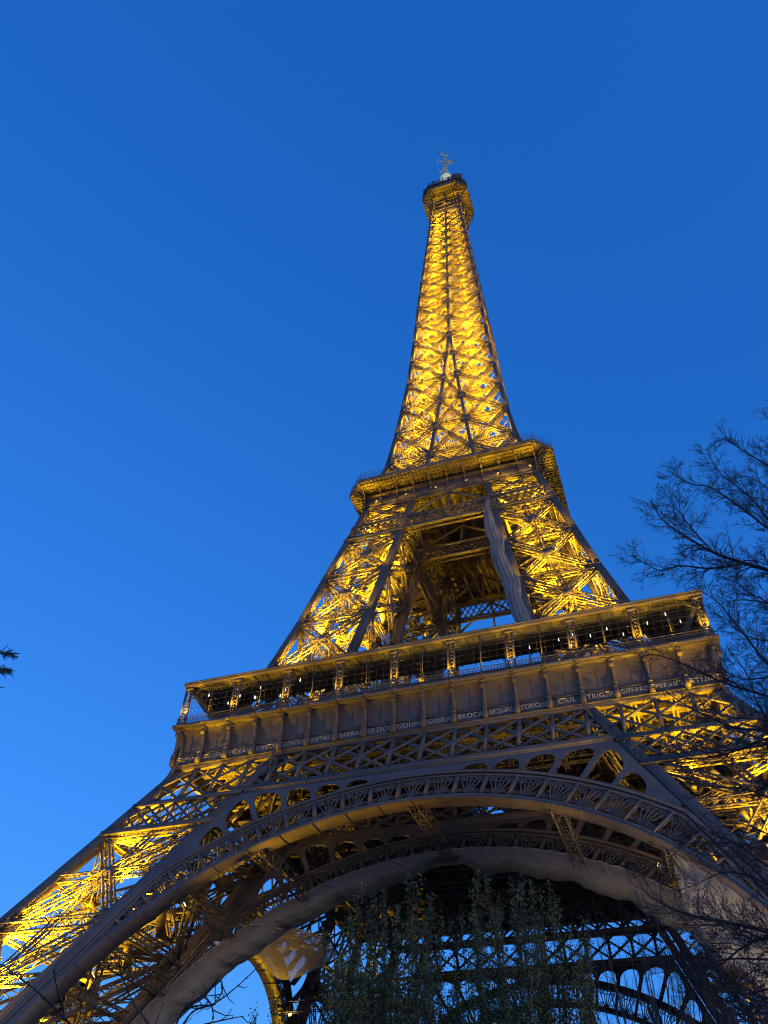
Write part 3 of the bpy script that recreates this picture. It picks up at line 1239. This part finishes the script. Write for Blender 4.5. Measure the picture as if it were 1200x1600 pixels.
for s in (-1, 1):
    for x in (-3.3, 0, 3.3):
        mb.beam((x, s * 5.2, 262.6), (x, s * 5.6, 278), .26, .26, (0, 1, 0))
        mb.beam((s * 5.2, x, 262.6), (s * 5.6, x, 278), .26, .26, (0, 1, 0))
mb.build('bracket', IRON, summit)
mb = MB()
mb.box((-3.6, -3.6, 264), (3.6, 3.6, 277.6))
for z in (264, 267, 270, 273):
    for s in (-1, 1):
        mb.beam((-4.9, s * 4.9, z), (4.9, s * 4.9, z), .2, .24)
        mb.beam((s * 4.9, -4.9, z), (s * 4.9, 4.9, z), .2, .24)
mb.build('lift_housing', IRON, summit)
# open-air deck on top: cage, cabins, aerials
mb = MB()
for hh in (H3 - .3,):
    o8 = oct_pts(hh, C3, Z3 + 3.8)
    for i in range(8):
        p, q = np.array(o8[i]), np.array(o8[(i + 1) % 8])
        n = max(4, int(np.linalg.norm(q - p) / .45))
        for j in range(n):
            c = p + (q - p) * j / n
            mb.beam(c, c + (0, 0, 2.4), .07, .07, (0, 1, 0))
            mb.beam(c + (0, 0, 2.4), c * np.array((.8, .8, 1)) + (0, 0, 3.4), .07, .07)
        for zz in (.6, 1.2, 1.8, 2.4):
            mb.beam(p + (0, 0, zz), q + (0, 0, zz), .06, .06)
mb.box((-4.2, -4.2, Z3 + 3.8), (4.2, 4.2, Z3 + 7.5))
mb.box((3.4, -7.4, Z3 + 5.2), (5.8, -5.6, Z3 + 8.6))
mb.box((5.2, -6.6, Z3 + 6.5), (6.8, -4.8, Z3 + 9.4))
mb.box((-7.4, -6.2, Z3 + 3.9), (-6.2, -5.0, Z3 + 6.6))
for x, y, hh in ((-7, -4.9, 5), (-6.4, -5.6, 3.4), (5.4, -6.8, 4), (7, -4.6, 3.6), (2.2, -7.2, 3), (6.6, -5.6, 6), (-3, -7.6, 2.6)):
    mb.beam((x, y, Z3 + 3.9), (x, y, Z3 + 4.9 + hh), .12, .12, (0, 1, 0))
    mb.beam((x - .5, y, Z3 + 4.3 + hh), (x + .5, y, Z3 + 4.3 + hh), .1, .5, (0, 1, 0))
mb.build('roof_deck', DARK, summit)
mb = MB()


def lathe(mb, prof, k=12, mi=0):
    mb.grid([[(r * math.cos(2 * math.pi * j / k), r * math.sin(2 * math.pi * j / k), z) for j in range(k)] for r, z in prof], mi, True)


lathe(mb, [(3.2, 286), (3.2, 291), (2.9, 293), (2.2, 295.5), (2.5, 296), (2.5, 297.2), (2.3, 298), (2.1, 303), (2.4, 303.3), (2.4, 304.2), (1.7, 304.6), (1.2, 309.5), (.9, 310)])
mast = mb.build('antenna_mast', WHITE, tower)
mb = MB()
for s1, s2 in ((-1, -1), (1, -1), (1, 1), (-1, 1)):
    mb.beam((s1 * .8, s2 * .8, 305), (s1 * .35, s2 * .35, 326), .2, .2, (0, 1, 0))
for i in range(14):
    z0, z1 = 306 + i * 1.4, 306 + (i + 1) * 1.4
    r = .8 - .45 * (z0 - 305) / 21
    for m in (-1, 1):
        mb.beam((-r, m * r, z0), (r, m * r, z1), .1, .1, (0, 1, 0))
        mb.beam((m * r, r, z0), (m * r, -r, z1), .1, .1, (1, 0, 0))
lathe(mb, [(.42, 306), (.42, 323), (.25, 324), (.18, 329), (.05, 329.2)], 8)
for a, L, z in ((.35, 2.9, 321), (1.92, 2.6, 320), (3.5, 2.9, 321), (5.06, 2.6, 320), (1.1, 2.2, 325), (4.3, 2.2, 325), (2.7, 2.4, 315), (5.8, 2.4, 315)):
    d = np.array((math.cos(a), math.sin(a), 0))
    n = np.array((-d[1], d[0], 0))
    c = np.array((0, 0, z))
    mb.beam(c, c + d * L + (0, 0, .5), .28, .28)
    e = c + d * L + (0, 0, .5)
    mb.beam(e - n * .9, e + n * .9, .26, .9)
    mb.beam(e - (0, 0, 1.2), e + (0, 0, 1.2), .22, .22, (0, 1, 0))
mb.build('antenna_array', WHITE, mast)

# ---------------------------------------------------------------- floodlights (sodium lamps of the night lighting)
GOLD = (1.0, 0.575, 0.01)
_flood_mesh = None


def flood(loc, power, aim=None, cone=None, r=.35, col=GOLD):
    """a small projector housing bolted to the iron, with its own light"""
    global _flood_mesh
    if _flood_mesh is None:
        mb = MB()
        mb.box((-.24, -.2, -.22), (.24, .2, 0))
        mb.box((-.2, -.16, .001), (.2, .16, .03), 1)
        mb.beam((-.27, 0, -.3), (-.27, 0, 0), .05, .06, (0, 1, 0))
        mb.beam((.27, 0, -.3), (.27, 0, 0), .05, .06, (0, 1, 0))
        o = mb.build('floodlight', [DARK, LENS], tower)
        _flood_mesh = o.data
    else:
        o = bpy.data.objects.new('floodlight', _flood_mesh)
        COL.objects.link(o)
        o.parent = tower
    d = Vector(aim) if aim else Vector((0, 0, 1))
    o.location = loc
    o.rotation_euler = d.to_track_quat('Z', 'Y').to_euler()
    li = bpy.data.lights.new('floodlight_lamp', 'SPOT' if cone else 'POINT')
    li.energy = power
    li.color = col
    li.shadow_soft_size = r
    if cone:
        li.spot_size = rad(cone)
        li.spot_blend = .6
    lo = bpy.data.objects.new('floodlight_lamp', li)
    COL.objects.link(lo)
    lo.parent = o
    lo.location = (0, 0, .45)
    if cone:
        lo.rotation_euler = (math.pi, 0, 0)
    return o


def axis(z, sx, sy, dx=0, dy=0):
    c = (A(z) + B(z)) / 2
    return (sx * c + dx, sy * c + dy, z)


KW = 3300.0


def up_axis(z, sx, sy):
    d = (.65 if z < 25 else .4) if z < 55 else .45
    return (-sx * d, -sy * d, 4)


for sx, sy, g in ((-1, -1, 1), (1, -1, 1), (-1, 1, .7), (1, 1, .7)):
    for i, (z, e) in enumerate(((6, 18), (13, 22), (19, 22), (25, 20), (31, 16), (37, 8), (43, 2.5))):
        if sy > 0 and i % 2:
            continue
        o = 2.6 if i % 2 else -2.0
        flood(axis(z, sx, sy, o * sx, o * sy), e * KW * g * (1 if sy < 0 else .55), up_axis(z, sx, sy), 92 if z < 28 else 70)
        if sy < 0:
            flood(axis(z + 2, sx, sy, -o * 1.7, -5.2), e * .6 * KW, up_axis(z, sx, sy), 92)
    for i, (z, e) in enumerate(((59, 14), (65, 14), (71, 13), (77, 12), (84, 12), (90, 10), (97, 8), (104, 5))):
        if sy > 0 and i % 2:
            continue
        o = 2.0 if i % 2 else -1.6
        flood(axis(z, sx, sy, o * sx, o * sy), e * KW * g, up_axis(z, sx, sy), 92)
        if sy < 0:
            flood(axis(z + 2, sx, sy, -o * 1.5, -3.9 + z * .004), e * .5 * KW, up_axis(z, sx, sy), 92)
for sx in (-1, 1):                       # projectors that graze the outer faces of the front piers
    for z, e in ((5, 8), (17.8, 9), (29.8, 8), (65.2, 5), (70.6, 4), (81.2, 3)):
        k = .497 if z < 55 else .235
        flood((sx * (A(z) + B(z)) / 2, -A(z) - .75, z), e * KW * .55, (-sx * (.497 if z < 55 else .2), k * .96, 1), 62, r=.3)
for i, z in enumerate(SN[:-1]):
    a = A(z)
    if z < 200 and i:
        for sx in (-1, 1):
            flood((sx * (a + B(z)) / 2, -a - .55, z - .5), 1.5 * KW, (-sx * .08, .105, 1), 46, r=.15)
    if z < 185:
        for sx, sy in ((-1, -1), (1, -1)):
            flood((sx * a * .62, sy * a * .72, z + 1.0), 13 * KW, (-sx * .1, .05, 1), 140)
            flood((sx * a * .62, -sy * a * .3, z + 1.0), 9 * KW, (0, 0, 1), 140)
    else:
        flood((-a * .5, -a * .72, z + 1.0), 6.6 * KW * a / 9, (.0, 0.05, 1), 145, r=.3)
        flood((a * .5, -a * .4, z + 1.0), 6.6 * KW * a / 9, (.0, 0.05, 1), 145, r=.3)
for i in range(19):
    x = -34.4 + i * 68.8 / 18
    flood((x, -35.6, 57.3), (1.15 if i % 2 == 0 else .35) * (1.15 if abs(x) > 20 else .7) * KW, (0, .09, 1), 46, r=.05)
# uplights of the gallery posts, the cornice, the two upper galleries and the arch soffit
for i, x in enumerate(PX):
    e = 1.6 if i in (0, 1, 8, 9) else .7
    flood((x, -34.3, 58.2), e * KW * .2, (0, -.06, 1), 60, r=.05)
for x, e in ((-33, 3), (-29, 2.4), (-25, 1.6), (-20, .8), (17, .7), (22, 1.4), (27, 2.2), (31, 2.4), (34, 2.4)):
    flood((x, -35.3, 52.3), e * KW * .03, (0, -.01, 1), 24, r=.05)
for k in range(4):
    m = Matrix.Rotation(k * math.pi / 2, 3, 'Z')
    for x in (-15, -9, -3, 3, 9, 15):
        flood(m @ Vector((x + .8, -Q2 - .75, 113.0)), 0.05 * KW, m @ Vector((0, -.6, 1)), 70, r=.05)
for k in range(4):
    m = Matrix.Rotation(k * math.pi / 2, 3, 'Z')
    flood(m @ Vector((0, -6.4, 268)), 0.7 * KW, m @ Vector((0, -.05, 1)), 130, r=.2)
for t, e in ((-1.05, 10), (-.75, 10), (.8, 3)):
    p = AP(33.0, t, .9)
    flood(tuple(p), e * KW * .5, tuple(AP(34.9, t * .35, .6) - p), 32, r=.3)
for t, off, e in ((.37, 7, 5),):
    p = AP(30.5, t, off)
    q = AP(35, t - .45, off)
    flood((p[1], p[0], p[2]), e * KW, (q[1] - p[1], q[0] - p[0], q[2] - p[2]), 95, r=.3)
p, q = AP(33.6, .85, 1.0), AP(34.9, .25, .9)
flood((p[1], p[0], p[2]), 9 * KW, (q[1] - p[1], q[0] - p[0], q[2] - p[2]), 50, r=.3)
flood((27, -62, 2.5), 9 * KW, (.1, .42, 1), 75, r=.4, col=(1.0, .74, .5))
flood((0, -6.5, 289), 2.6 * KW, (0, .25, 1), 80, r=.3, col=(.92, 1.0, .72))
flood((-5, 5, 289), 1.5 * KW, (.2, -.2, 1), 80, r=.3, col=(.92, 1.0, .72))

# ---------------------------------------------------------------- ground
mb = MB()
n = 24
g = np.linspace(-1, 1, n + 1)
g = np.sign(g) * np.abs(g) ** 2 * 3000
mb.grid([[(x, y, 0) for x in g] for y in g])
tag(mb.build('ground', GROUNDM), 'gravel ground round the foot of the tower', 'ground', kind='structure')

# ---------------------------------------------------------------- protective nets hung on the ironwork
def sheet(name, fn, nu, nv, material, label, group=None):
    mb = MB()
    mb.grid([[fn(i / nu, j / nv) for j in range(nv + 1)] for i in range(nu + 1)])
    o = mb.build(name, material, None, True)
    return tag(o, label, 'net', group)


def sstep(x):
    x = min(1, max(0, x))
    return x * x * (3 - 2 * x)


def arch_net(s, t_end):
    SEC = [(36.3, 14.72), (35.4, 14.6), (34.6, 14.9), (34.1, 16.0), (34.1, 17.6), (34.8, 19.0)]
    def fn(u, v):
        t = s * t_end * u
        w = .06 + .94 * min(1, u * t_end / (.10 if s > 0 else .2)) ** .62
        ph = (u * t_end / .21) % 1.0
        sag = math.sin(ph * math.pi) * .85 * w
        k = v * (len(SEC) - 1)
        i = min(int(k), len(SEC) - 2)
        f = k - i
        R = SEC[i][0] + (SEC[i + 1][0] - SEC[i][0]) * f
        off = SEC[i][1] + (SEC[i + 1][1] - SEC[i][1]) * f
        R = 36.2 + (R - 36.2) * w * (1 + (.35 if s > 0 else .05) * u) - sag * (.3 + .7 * math.sin(v * math.pi)) * (1 if v > .02 else .35)
        off = 14.7 + (off - 14.7) * w
        R += .13 * math.sin(u * 60 + v * 5 + 2 * math.sin(u * 23)) * v + .07 * math.sin(u * 143 + v * 9) + .05 * math.sin(u * 31 + v * 40)
        return AP(R, t, off)
    return fn


n1 = sheet('arch_net', arch_net(-1, 1.25), 120, 18, NET, 'long grey net hung under the inner arch, its left half from the crown down', 'nets under the inner arch')
n2 = sheet('arch_net', arch_net(1, 1.25), 120, 18, NET, 'long grey net hung under the inner arch, its right half from the crown down', 'nets under the inner arch')
for o, ts in ((n1, (-.2, -.45, -.72)), (n2, (.27, .5, .8))):
    for t in ts:
        mb = MB()
        prev = AP(36.4, t, 14.6)
        for i in range(1, 9):
            q = AP(36.4 - i * .36, t + .012 * i, 14.5 + (.0 if i < 4 else (i - 4) * .5) - .12)
            mb.beam(prev, q, .1, .1)
            prev = q
        mb.build('lacing_cord', LETTER, o)
for o, s_ in ((n1, -1), (n2, 1)):
    fn_ = arch_net(s_, 1.25)
    mb = MB()
    pts = [fn_(i / 120, 0) for i in range(121)]
    for p, q in zip(pts, pts[1:]):
        mb.beam(p, q, .13, .1)
    mb.build('hem', LETTER, o)


def side_net(u, v):
    t = .765 + .6 * u
    w = sstep(u / .35)
    R = 34.9 - (3.6 * v) * w - .5 * math.sin(u * 3 * math.pi) ** 2 * v
    off = 1.0 + 3.4 * v * w + .5 * math.sin(v * math.pi) * math.sin(u * 17) + .22 * math.sin(u * 34 + v * 9) * v + .12 * math.sin(u * 71 - v * 14)
    return AP(R, t, off)


sheet('side_net', side_net, 140, 26, NET, 'broad grey net hanging from the great arch down the right pier')


mb = MB()
LZ = [66, 71.5, 76, 80.6, 84.3, 88, 91.9, 95, 98.8, 103, 106.4]
LL = [1.8, 1.9, 2.05, 1.85, 2.3, 2.35, 1.95, 2.15, 1.75, 1.15, .2]
LR = [.2, .5, .2, .85, .3, -.1, .5, .05, -.05, -.1, .3]
G = []
for i in range(101):
    z = 106.4 - 40.4 * i / 100
    l, r = float(np.interp(z, LZ, LL)), float(np.interp(z, LZ, LR))
    tie = min(1, min(abs(z - q) for q in (91.9, 80.6, 106.4)) / 3)
    row = []
    for j in range(17):
        v = j / 16
        x = B(z) + r + (-l - r) * v
        y = -A(z) - .2 - (.5 * math.sin(v * math.pi) + .3 * v) * (.3 + .7 * tie) + .05 * math.sin(z * 1.1 + v * 7) * tie + .07 * math.sin(v * 26 + z * .5) + .05 * math.sin(z * 5 + v * 14)
        row.append((x, y, z))
    G.append(row)
mb.grid(G)
tag(mb.build('leg_net', NET, None, True), 'long pale net hung in three scallops down an upper column above the gallery', 'net')


def left_net(u, v):
    t = -.5 + .64 * u
    off = 1.5 + 12.5 * v
    sag = 3.4 * math.sin(v * math.pi) * (.35 + .65 * u)
    p = AP(35.3 - sag, t, off)
    return (p[1], p[0], p[2])


sheet('tunnel_net', left_net, 40, 26, NETG, 'thin gold-lit net slung between the arches of the left side')


# ---------------------------------------------------------------- trees
CM = np.array(cam_o.matrix_world)


def at(px, py, d):
    """point at horizontal distance d from the camera, along a line of sight of the photograph"""
    v = CM[:3, :3] @ np.array(((px - 600) / 1233.35, -(py - 800) / 1233.35, -1.0))
    return CM[:3, 3] + v * d / math.hypot(v[0], v[1])


def smooth(P, k=4):
    P = np.asarray(P, float)
    out = []
    E_ = np.concatenate([[2 * P[0] - P[1]], P, [2 * P[-1] - P[-2]]])
    for i in range(1, len(E_) - 2):
        for j in range(k):
            t = j / k
            a, b, c, d = E_[i - 1], E_[i], E_[i + 1], E_[i + 2]
            out.append(.5 * (2 * b + (c - a) * t + (2 * a - 5 * b + 4 * c - d) * t * t + (3 * b - a - 3 * c + d) * t ** 3))
    out.append(P[-1])
    return np.array(out)


def twigs(mb, P, r0, r1, level, rng, dens, ln, rise=.25, spread=.75, leaf=None, kmin=3):
    """tube along P and shorter side shoots, level by level"""
    P = np.asarray(P, float)
    mb.tube(P, r0, r1, 6 if level > 1 else kmin)
    if level == 0:
        return
    seg = np.linalg.norm(np.diff(P, axis=0), axis=1)
    cum = np.concatenate([[0], np.cumsum(seg)])
    L = cum[-1]
    n = max(2, int(L * dens))
    for i in range(n):
        s = L * (.12 + .88 * (i + rng.random() * .8) / n)
        s = min(s, L * .995)
        j = min(int(np.searchsorted(cum, s)) - 1, len(P) - 2)
        j = max(j, 0)
        p = P[j] + (P[j + 1] - P[j]) * ((s - cum[j]) / (seg[j] + 1e-9))
        d = (P[j + 1] - P[j]) / (seg[j] + 1e-9)
        q = rng.normal(size=3)
        q -= d * (q @ d)
        q /= np.linalg.norm(q) + 1e-9
        dirv = d * (1 - spread * .55) + q * spread + np.array((0, 0, rise))
        dirv /= np.linalg.norm(dirv)
        ll = ln * (.45 + .75 * rng.random()) * (1 - .45 * s / L)
        r = (r0 + (r1 - r0) * s / L) * .55
        pts = [p]
        dd = dirv
        m = 5
        for _ in range(m):
            dd = dd + rng.normal(size=3) * .16 + np.array((0, 0, rise * .25)) + d * .06
            dd /= np.linalg.norm(dd)
            pts.append(pts[-1] + dd * ll / m)
        twigs(mb, pts, max(r, .004), .0028, level - 1, rng, dens * 1.5, ln * .48, rise, spread, leaf, kmin)


def leaves(mb, centres, size, rng):
    n = len(centres)
    a = rng.normal(size=(n, 3))
    a /= np.linalg.norm(a, axis=1)[:, None]
    b = rng.normal(size=(n, 3))
    b -= a * (a * b).sum(1)[:, None]
    b /= np.linalg.norm(b, axis=1)[:, None]
    sz = size * rng.uniform(.6, 1.35, n)[:, None]
    c = np.asarray(centres)
    for p0, p1, p2, p3 in zip(c - a * sz, c + b * sz * .5, c + a * sz, c - b * sz * .5):
        mb.face((p0, p1, p2, p3))


rng = np.random.default_rng(11)
# bare tree on the right
base = at(1500, 1300, 15)
base[2] = 0
tree = empty('bare_tree', base, 'large leafless dark tree reaching in at the right with long fine branches', 'tree')
tree.location = base
Ti = np.array(base)
mb = MB()
top = at(1490, 700, 15.5)
tr = smooth([base, base + (0.1, .05, 3), at(1490, 1250, 15), at(1470, 1000, 15.4), top], 4) - Ti
mb.tube(tr, .26, .07, 9)
mb.build('trunk', BARK, tree)
LIMBS = [
    ([(1470, 1010, 15.4), (1330, 925, 15), (1200, 878, 14.6), (1150, 862, 14.4), (1100, 845, 14.2), (1050, 815, 14), (1022, 795, 14), (1003, 768, 14)], .085),
    ([(1150, 862, 14.4), (1095, 870, 14), (1050, 866, 13.8), (1015, 873, 13.7), (972, 848, 13.6)], .035),
    ([(1100, 845, 14.2), (1062, 802, 14.4), (1040, 775, 14.6), (1008, 765, 14.7)], .025),
    ([(1480, 930, 15.4), (1300, 850, 15.6), (1200, 815, 15.8), (1150, 780, 16), (1100, 745, 16), (1065, 738, 16), (1036, 722, 16.2)], .06),
    ([(1200, 815, 15.8), (1160, 760, 15.4), (1112, 722, 15.2), (1090, 684, 15)], .032),
    ([(1485, 860, 15.4), (1300, 780, 15), (1210, 722, 14.6), (1170, 700, 14.4), (1130, 675, 14.3), (1112, 666, 14.2)], .05),
    ([(1210, 722, 14.6), (1188, 672, 14.6), (1192, 640, 14.8)], .025),
    ([(1240, 830, 15), (1205, 770, 15), (1180, 740, 15.2), (1150, 725, 15.4)], .03),
    ([(1470, 1090, 15), (1300, 1060, 14.6), (1200, 1030, 14.4), (1150, 975, 14.4), (1110, 925, 14.4), (1080, 905, 14.4)], .05),
    ([(1475, 1160, 15), (1300, 1120, 15.4), (1200, 1075, 15.8), (1120, 1050, 16), (1060, 1022, 16.2), (1010, 1005, 16.2), (985, 1010, 16.2)], .05),
    ([(1480, 1240, 15), (1320, 1200, 14.4), (1200, 1130, 14), (1130, 1118, 13.8), (1060, 1085, 13.6), (1020, 1058, 13.6)], .055),
    ([(1200, 1130, 14), (1120, 1160, 13.8), (1060, 1167, 13.6), (1030, 1150, 13.6)], .028),
    ([(1485, 1330, 15), (1300, 1290, 15.4), (1200, 1235, 15.6), (1150, 1215, 15.6), (1090, 1210, 15.6), (1060, 1196, 15.6)], .045),
    ([(1300, 960, 15), (1230, 960, 14.8), (1180, 920, 14.8), (1150, 905, 14.8), (1120, 870, 15)], .03),
    ([(1300, 1180, 14.6), (1220, 1160, 14.4), (1170, 1080, 14.4), (1150, 1030, 14.4), (1120, 990, 14.6)], .03),
    ([(1490, 1420, 15), (1300, 1400, 13.6), (1200, 1345, 13.2), (1140, 1302, 13), (1100, 1285, 13), (1075, 1268, 13)], .045),
    ([(1490, 1500, 15), (1300, 1462, 13), (1200, 1440, 12.6), (1130, 1425, 12.4), (1060, 1410, 12.3), (1005, 1385, 12.2), (985, 1362, 12.2)], .06),
    ([(1200, 1440, 12.6), (1150, 1460, 12.8), (1110, 1490, 13), (1070, 1500, 13)], .025),
    ([(1490, 1560, 15), (1300, 1580, 13.6), (1200, 1545, 13.2), (1130, 1530, 13), (1060, 1510, 13), (1010, 1480, 13)], .035),
]
for i in range(13):
    y = 880 + 54 * i + rng.random() * 40
    d = 13 + 3 * rng.random()
    x1 = 1040 + rng.random() * 110
    LIMBS.append(([(1480, y + 60, 15), (1330, y + 40 * rng.random(), d + .6), (1235, y + rng.normal() * 20, d), ((x1 + 1200) / 2, y - 30 * rng.random(), d), (x1, y - 50 * rng.random(), d)], .04))
for P, r in LIMBS:
    mb = MB()
    W = smooth([at(p[0] + 14, p[1] + 18, p[2]) for p in P], 4) - Ti
    twigs(mb, W, r * .72, .006, 3, rng, 8.5, .85, .05, .66)
    mb.build('limb', BARK, tree)

# brown bare trees farther back at the lower right
def brown_tree(px0, d, x0, x1, ytop, n, label):
    base = at(px0, 1500, d)
    base[2] = 0
    t = empty('bare_tree', base, label, 'tree')
    Ti = np.array(base)
    mb = MB()
    mb.tube([(0, 0, 0), (.1, 0, 3), (.05, .1, 6.5)], .24, .13, 8)
    mb.build('trunk', BARKB, t)
    for i in range(n):
        px = x0 + (x1 - x0) * (i + rng.random()) / n
        py = ytop + abs(px - px0) * .35 + rng.random() * 90
        tip = at(px, py, d + rng.normal() * 1.6) - Ti
        st_ = np.array((.05, .1, 3.5 + 3 * rng.random()))
        mid = st_ * .45 + tip * .55 + np.array((tip[0] * .12, tip[1] * .12, -.6))
        mb = MB()
        twigs(mb, smooth([st_, mid, tip], 5), .055, .008, 3, rng, 2.6, 1.5, .3, .65)
        mb.build('limb', BARKB, t)


brown_tree(1000, 38, 890, 1100, 1410, 18, 'smaller brown leafless tree with dense twigs under the right end of the arch')
brown_tree(1130, 31, 1050, 1215, 1440, 14, 'brown leafless tree with dense twigs before the foot of the right pier')

# two upright young-leaved trees in front of the arch
def leafy(px0, d, tips, label, n_extra, x_lo, x_hi, y_top):
    base = at(px0, 1500, d)
    base[2] = 0
    t = empty('leafy_tree', base, label, 'tree')
    Ti = np.array(base)
    mb = MB()
    mb.tube([(0, 0, 0), (.05, 0, 2), (0, .05, 4.6)], .17, .10, 8)
    mb.build('trunk', BARK, t)
    sm, lm = MB(), MB()
    pts = list(tips)
    for _ in range(n_extra):
        px = rng.uniform(x_lo, x_hi)
        pts.append((px, y_top + 30 + rng.random() * 190 + abs(px - px0) * .15))
    for px, py in pts:
        tip = at(px, py, d + rng.normal() * 1.3) - Ti
        s0 = np.array((rng.normal() * .05, rng.normal() * .05, rng.uniform(2.2, 4.6)))
        low = np.array((tip[0] * .85, tip[1] * .85, max(4.3, tip[2] * .62)))
        P = smooth([s0, (s0 + low) / 2 + (0, 0, -.2), low, tip], 5)
        sm.tube(P, .035, .006, 4)
        L = np.linalg.norm(np.diff(P, axis=0), axis=1).sum()
        C = []
        n = int(L * 23)
        for i in range(n):
            f = .28 + .72 * (i + rng.random()) / n
            p = P[min(int(f * (len(P) - 1)), len(P) - 2)]
            q = P[min(int(f * (len(P) - 1)) + 1, len(P) - 1)]
            c = p + (q - p) * rng.random()
            rr = .85 * (1.03 - f) + .06
            dd = rng.normal(size=3)
            dd /= np.linalg.norm(dd)
            e = c + dd * rr * np.array((.75, .75, .35)) + np.array((0, 0, rr * 1.25))
            if rng.random() < .55:
                sm.tube([c, (c + e) / 2 + (0, 0, -.03), e], .008, .004, 3)
            for _ in range(8):
                C.append(c + (e - c) * rng.random() ** .6 + rng.normal(size=3) * .06)
        leaves(lm, C, .037, rng)
    sm.build('stems', BARK, t)
    lm.build('foliage', LEAF, t)
    return t


leafy(640, 22, [(560, 1382), (548, 1415), (585, 1400), (640, 1368), (652, 1374), (620, 1420), (536, 1450), (600, 1390), (670, 1400), (664, 1440), (528, 1500), (512, 1540), (428, 1556), (395, 1582), (440, 1590)],
      'green tree of upright leafy shoots before the arch, the left one of two', 62, 505, 690, 1390)
leafy(800, 23.5, [(745, 1364), (737, 1385), (760, 1372), (778, 1400), (800, 1376), (812, 1370), (830, 1378), (858, 1382), (870, 1405), (720, 1430), (845, 1400), (890, 1450), (905, 1490)],
      'green tree of upright leafy shoots before the arch, the right one of two', 74, 700, 930, 1385)

# thin bare sapling close by at the lower left
base = at(250, 1500, 8.5)
base[2] = 0
t3 = empty('bare_sapling', base, 'thin bare sapling with budding twigs at the lower left', 'sapling')
Ti = np.array(base)
mb = MB()
mb.tube(smooth([base, at(262, 1900, 8.5), at(262, 1640, 8.5)], 4) - Ti, .05, .02, 7)
mb.build('trunk', BARK, t3)
SAP = [[(262, 1640), (300, 1582), (335, 1568), (372, 1540), (412, 1502)], [(262, 1640), (285, 1580), (318, 1555), (338, 1534), (346, 1534), (347, 1548), (341, 1563)],
       [(262, 1640), (290, 1610), (335, 1597), (378, 1588)], [(285, 1580), (305, 1572), (334, 1570), (336, 1560)], [(262, 1640), (225, 1590), (205, 1560), (188, 1520)],
       [(262, 1640), (180, 1610), (110, 1600), (98, 1575), (90, 1548), (84, 1520)], [(110, 1600), (70, 1560), (40, 1535), (8, 1510)], [(318, 1555), (330, 1570), (334, 1592)]]
for P in SAP:
    mb = MB()
    W = smooth([at(x, y, 8.5 + .6 * math.sin(x * .07)) for x, y in P], 5) - Ti
    mb.tube(W, .011, .004, 5)
    for i in range(3, len(W), 2):
        d = W[i] - W[i - 1]
        d /= np.linalg.norm(d)
        q = rng.normal(size=3) * .4 + d
        q /= np.linalg.norm(q)
        mb.tube([W[i], W[i] + q * .025, W[i] + q * .05], .008, .003, 5)
        if i % 4 == 3:
            mb.tube([W[i], W[i] + q * .12, W[i] + q * .2 + (0, 0, .03)], .005, .0025, 4)
    mb.build('limb', BARK, t3)

# conifer whose bough tips just enter at the left edge
base = at(-330, 1200, 11)
base[2] = 0
t4 = empty('conifer', base, 'dark conifer of which two needled bough tips show at the left edge', 'tree')
Ti = np.array(base)
mb = MB()
htop = at(-330, 700, 11)[2]
mb.tube([(0, 0, 0), (0, 0, htop * .5), (0, 0, htop)], .2, .03, 8)
mb.build('trunk', BARK, t4)
bm, nm = MB(), MB()
ends = [at(20, 1022, 10.6) - Ti, at(14, 1048, 10.5) - Ti, at(-8, 1075, 10.6) - Ti]
for i in range(120):
    z = 1.6 + (htop - 1.7) * i / 120
    a = i * 2.4
    r = 2.4 * (1 - z / (htop + 1)) + .3
    ends.append(np.array((math.cos(a) * r, math.sin(a) * r, z)))
for e in ends:
    e = np.asarray(e)
    s0 = np.array((0, 0, e[2] - .1 + .12 * np.linalg.norm(e[:2])))
    P = smooth([s0, s0 * .5 + e * .5 + (0, 0, -.12), e], 6)
    bm.tube(P, .03, .006, 5)
    m = int(np.linalg.norm(e[:2]) * 150)
    for _ in range(m):
        f = rng.random() ** .7
        k = f * (len(P) - 1)
        c = P[min(int(k), len(P) - 2)] + (P[min(int(k), len(P) - 2) + 1] - P[min(int(k), len(P) - 2)]) * (k % 1)
        d = (e - s0) / np.linalg.norm(e - s0)
        q = d * .9 + rng.normal(size=3) * .55
        q /= np.linalg.norm(q)
        nm.beam(c, c + q * rng.uniform(.06, .13), .008, .008)
bm.build('boughs', BARK, t4)
nm.build('needles', NEEDLE, t4)
